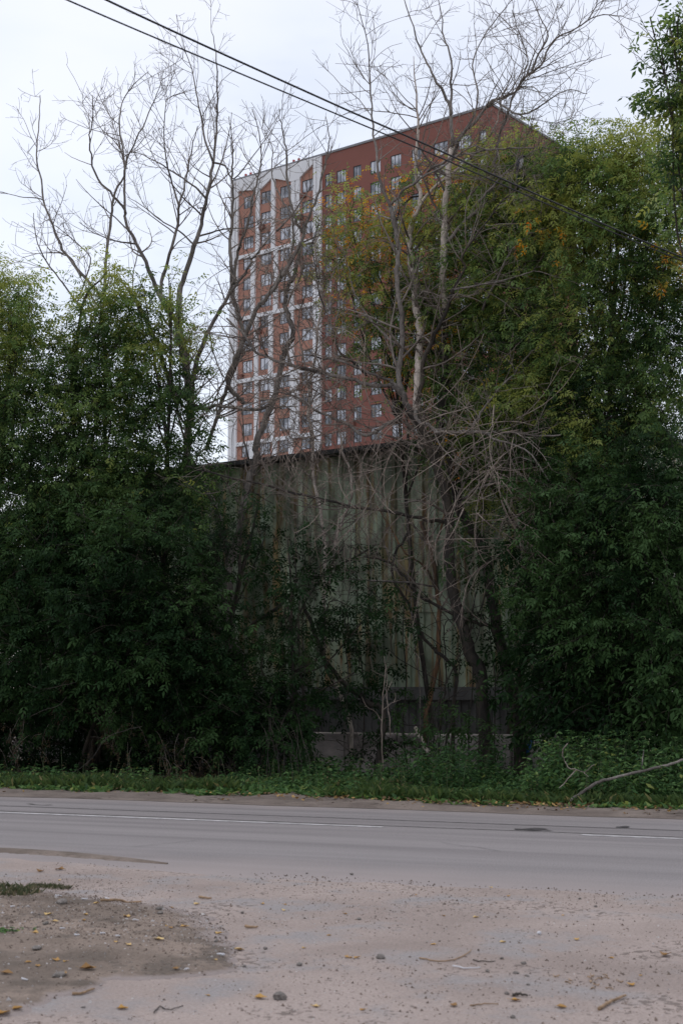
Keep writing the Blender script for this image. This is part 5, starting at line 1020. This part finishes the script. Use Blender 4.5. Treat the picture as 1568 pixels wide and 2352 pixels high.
for (z, x, y, dx) in [('q', 498, 234, 20), ('q', 345, 222, 20), ('q', 798, 368, 18), ('q', 367, 431, 15), ('q', 604, 462, 16), ('q', 692, 486, 13), ('q', 452, 465, 14), ('q', 145, 730, 18), ('q', 1100, 655, 12), ('q', 75, 285, 14), ('q', 632, 207, 11)]:
    twig_on_ground([(z, x - dx, y + random.uniform(-3, 3)), (z, x + dx, y - random.uniform(-3, 3))], .006, 'white cigarette butt on the brown soil', 'white_plastic', 'cigarette_butt', 'cigarette butts on the brown soil')
stone(at('o', 1025, 313), .016, 'tiny white chip standing out on the verge at the right', 'white_plastic', .8)
# ------------------------------------------------------------------ overhead cables
M['cable'] = simple('black_cable', (.012, .012, .014), .5, .1)
def cable(label, pts, r):
    q = smooth_poly(np.array(pts), 8); o = q[0].copy(); m_ = tubes_mesh('power_cable', [(q, np.full(len(q), r))], M['cable'], None, 8, off=o); m_.location = tuple(o); tag(m_, label, 'cable', 'overhead cables')
def Py(x, y, Y): r = ray(x, y); q = r * Y / r[1]; q[2] += EYE; return q
cable('upper black overhead cable, starting further right along the top edge', [Py(-420, -330, 9.), Py(245, 0, 10.5), Py(753, 233, 12), Py(980, 333, 12.8), Py(1300, 477, 14), Py(1568, 592, 15), Py(2200, 850, 18.)], .0088)
cable('lower thinner black overhead cable, starting further left along the top edge', [Py(-420, -262, 9.), Py(155, 0, 10.5), Py(704, 233, 12), Py(980, 349, 12.8), Py(1300, 488, 14), Py(1568, 600, 15), Py(2200, 852, 18.)], .0068)
# ------------------------------------------------------------------ magpie
M['feather_black'] = simple('black_feathers', (.012, .014, .020), .35, .3, 20.)
M['feather_white'] = simple('white_feathers', (.62, .62, .64), .7, .06, 20.)
M['feather_teal'] = simple('teal_sheen_feathers', (.015, .05, .065), .3, .3, 12.)
def magpie():
    q = P(*D('e', 566, 975), 24.25); root = empty('magpie', tuple(q - np.array([0, 0, .10])), 0); tag(root, 'black and white magpie with a long tail perched on a bare limb against the foliage', 'bird')
    sp = [(-.06, -.40, .012, .004), (-.05, -.30, .022, .007), (-.04, -.18, .026, .012), (-.028, -.09, .036, .034), (-.012, -.02, .058, .058), (.008, .05, .062, .064), (.026, .105, .045, .048), (.042, .135, .036, .037), (.062, .155, .034, .033), (.082, .152, .022, .020), (.10, .145, .009, .009), (.128, .138, .003, .003)]
    V = []; Fc = []; mi = []; K = 12
    for i, (x, z, a, b) in enumerate(sp):
        t = Vector((sp[min(i + 1, 11)][0] - sp[max(i - 1, 0)][0], 0, sp[min(i + 1, 11)][1] - sp[max(i - 1, 0)][1])).normalized(); nx = Vector((t.z, 0, -t.x))
        for k in range(K):
            th = 2 * math.pi * k / K; p = Vector((x, 0, z)) + nx * math.cos(th) * b + Vector((0, 1, 0)) * math.sin(th) * a; V.append(tuple(p))
        if i:
            for k in range(K):
                j = (k + 1) % K; Fc.append([(i - 1) * K + k, (i - 1) * K + j, i * K + j, i * K + k]); c = math.cos(2 * math.pi * (k + .5) / K)
                mi.append(2 if i <= 2 else (1 if (i in (4, 5, 6) and c > -.15) else 0))
    V += [(sp[0][0], 0, sp[0][1] - .01), (sp[-1][0] + .006, 0, sp[-1][1] - .002)]
    for k in range(K): Fc += [[len(V) - 2, (k + 1) % K, k], [len(V) - 1, 11 * K + k, 11 * K + (k + 1) % K]]; mi += [2, 0]
    poly_obj('body', V, Fc, [M['feather_black'], M['feather_white'], M['feather_teal']], root, True, mi)
    for s in (-1, 1):
        V = [(.03, s * .055, .085), (-.015, s * .066, .07), (.015, s * .070, .01), (-.03, s * .064, -.03), (-.045, s * .045, -.12), (-.075, s * .035, -.15), (-.055, s * .052, -.02), (-.03, s * .06, .04)]
        V2 = [(x, y - s * .012, z) for x, y, z in V]; K2 = 8; f = [list(range(8)), list(range(15, 7, -1))] + [[i, (i + 1) % 8, 8 + (i + 1) % 8, 8 + i] for i in range(8)]
        wg = poly_obj('wing', V + V2, f, [M['feather_black'], M['feather_white']], root)
        poly_obj('wing_patch', [(.026, s * .0585, .08), (.005, s * .069, .085), (-.012, s * .0705, .03), (.012, s * .0712, .02), (.026, s * .050, .078), (.005, s * .060, .083), (-.012, s * .060, .03), (.012, s * .060, .02)], [(0, 1, 2, 3), (7, 6, 5, 4), (0, 4, 5, 1), (1, 5, 6, 2), (2, 6, 7, 3), (3, 7, 4, 0)], M['feather_white'], wg)
        tubes_mesh('leg', [(np.array([(.0, s * .02, -.02), (.012, s * .022, -.06), (.006, s * .022, -.10)]), np.array([.006, .004, .004]))], M['feather_black'], root, 5)
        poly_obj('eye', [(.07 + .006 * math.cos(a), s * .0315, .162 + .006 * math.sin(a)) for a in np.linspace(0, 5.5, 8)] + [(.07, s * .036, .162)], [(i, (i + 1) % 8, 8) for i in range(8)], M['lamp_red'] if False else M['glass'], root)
magpie()
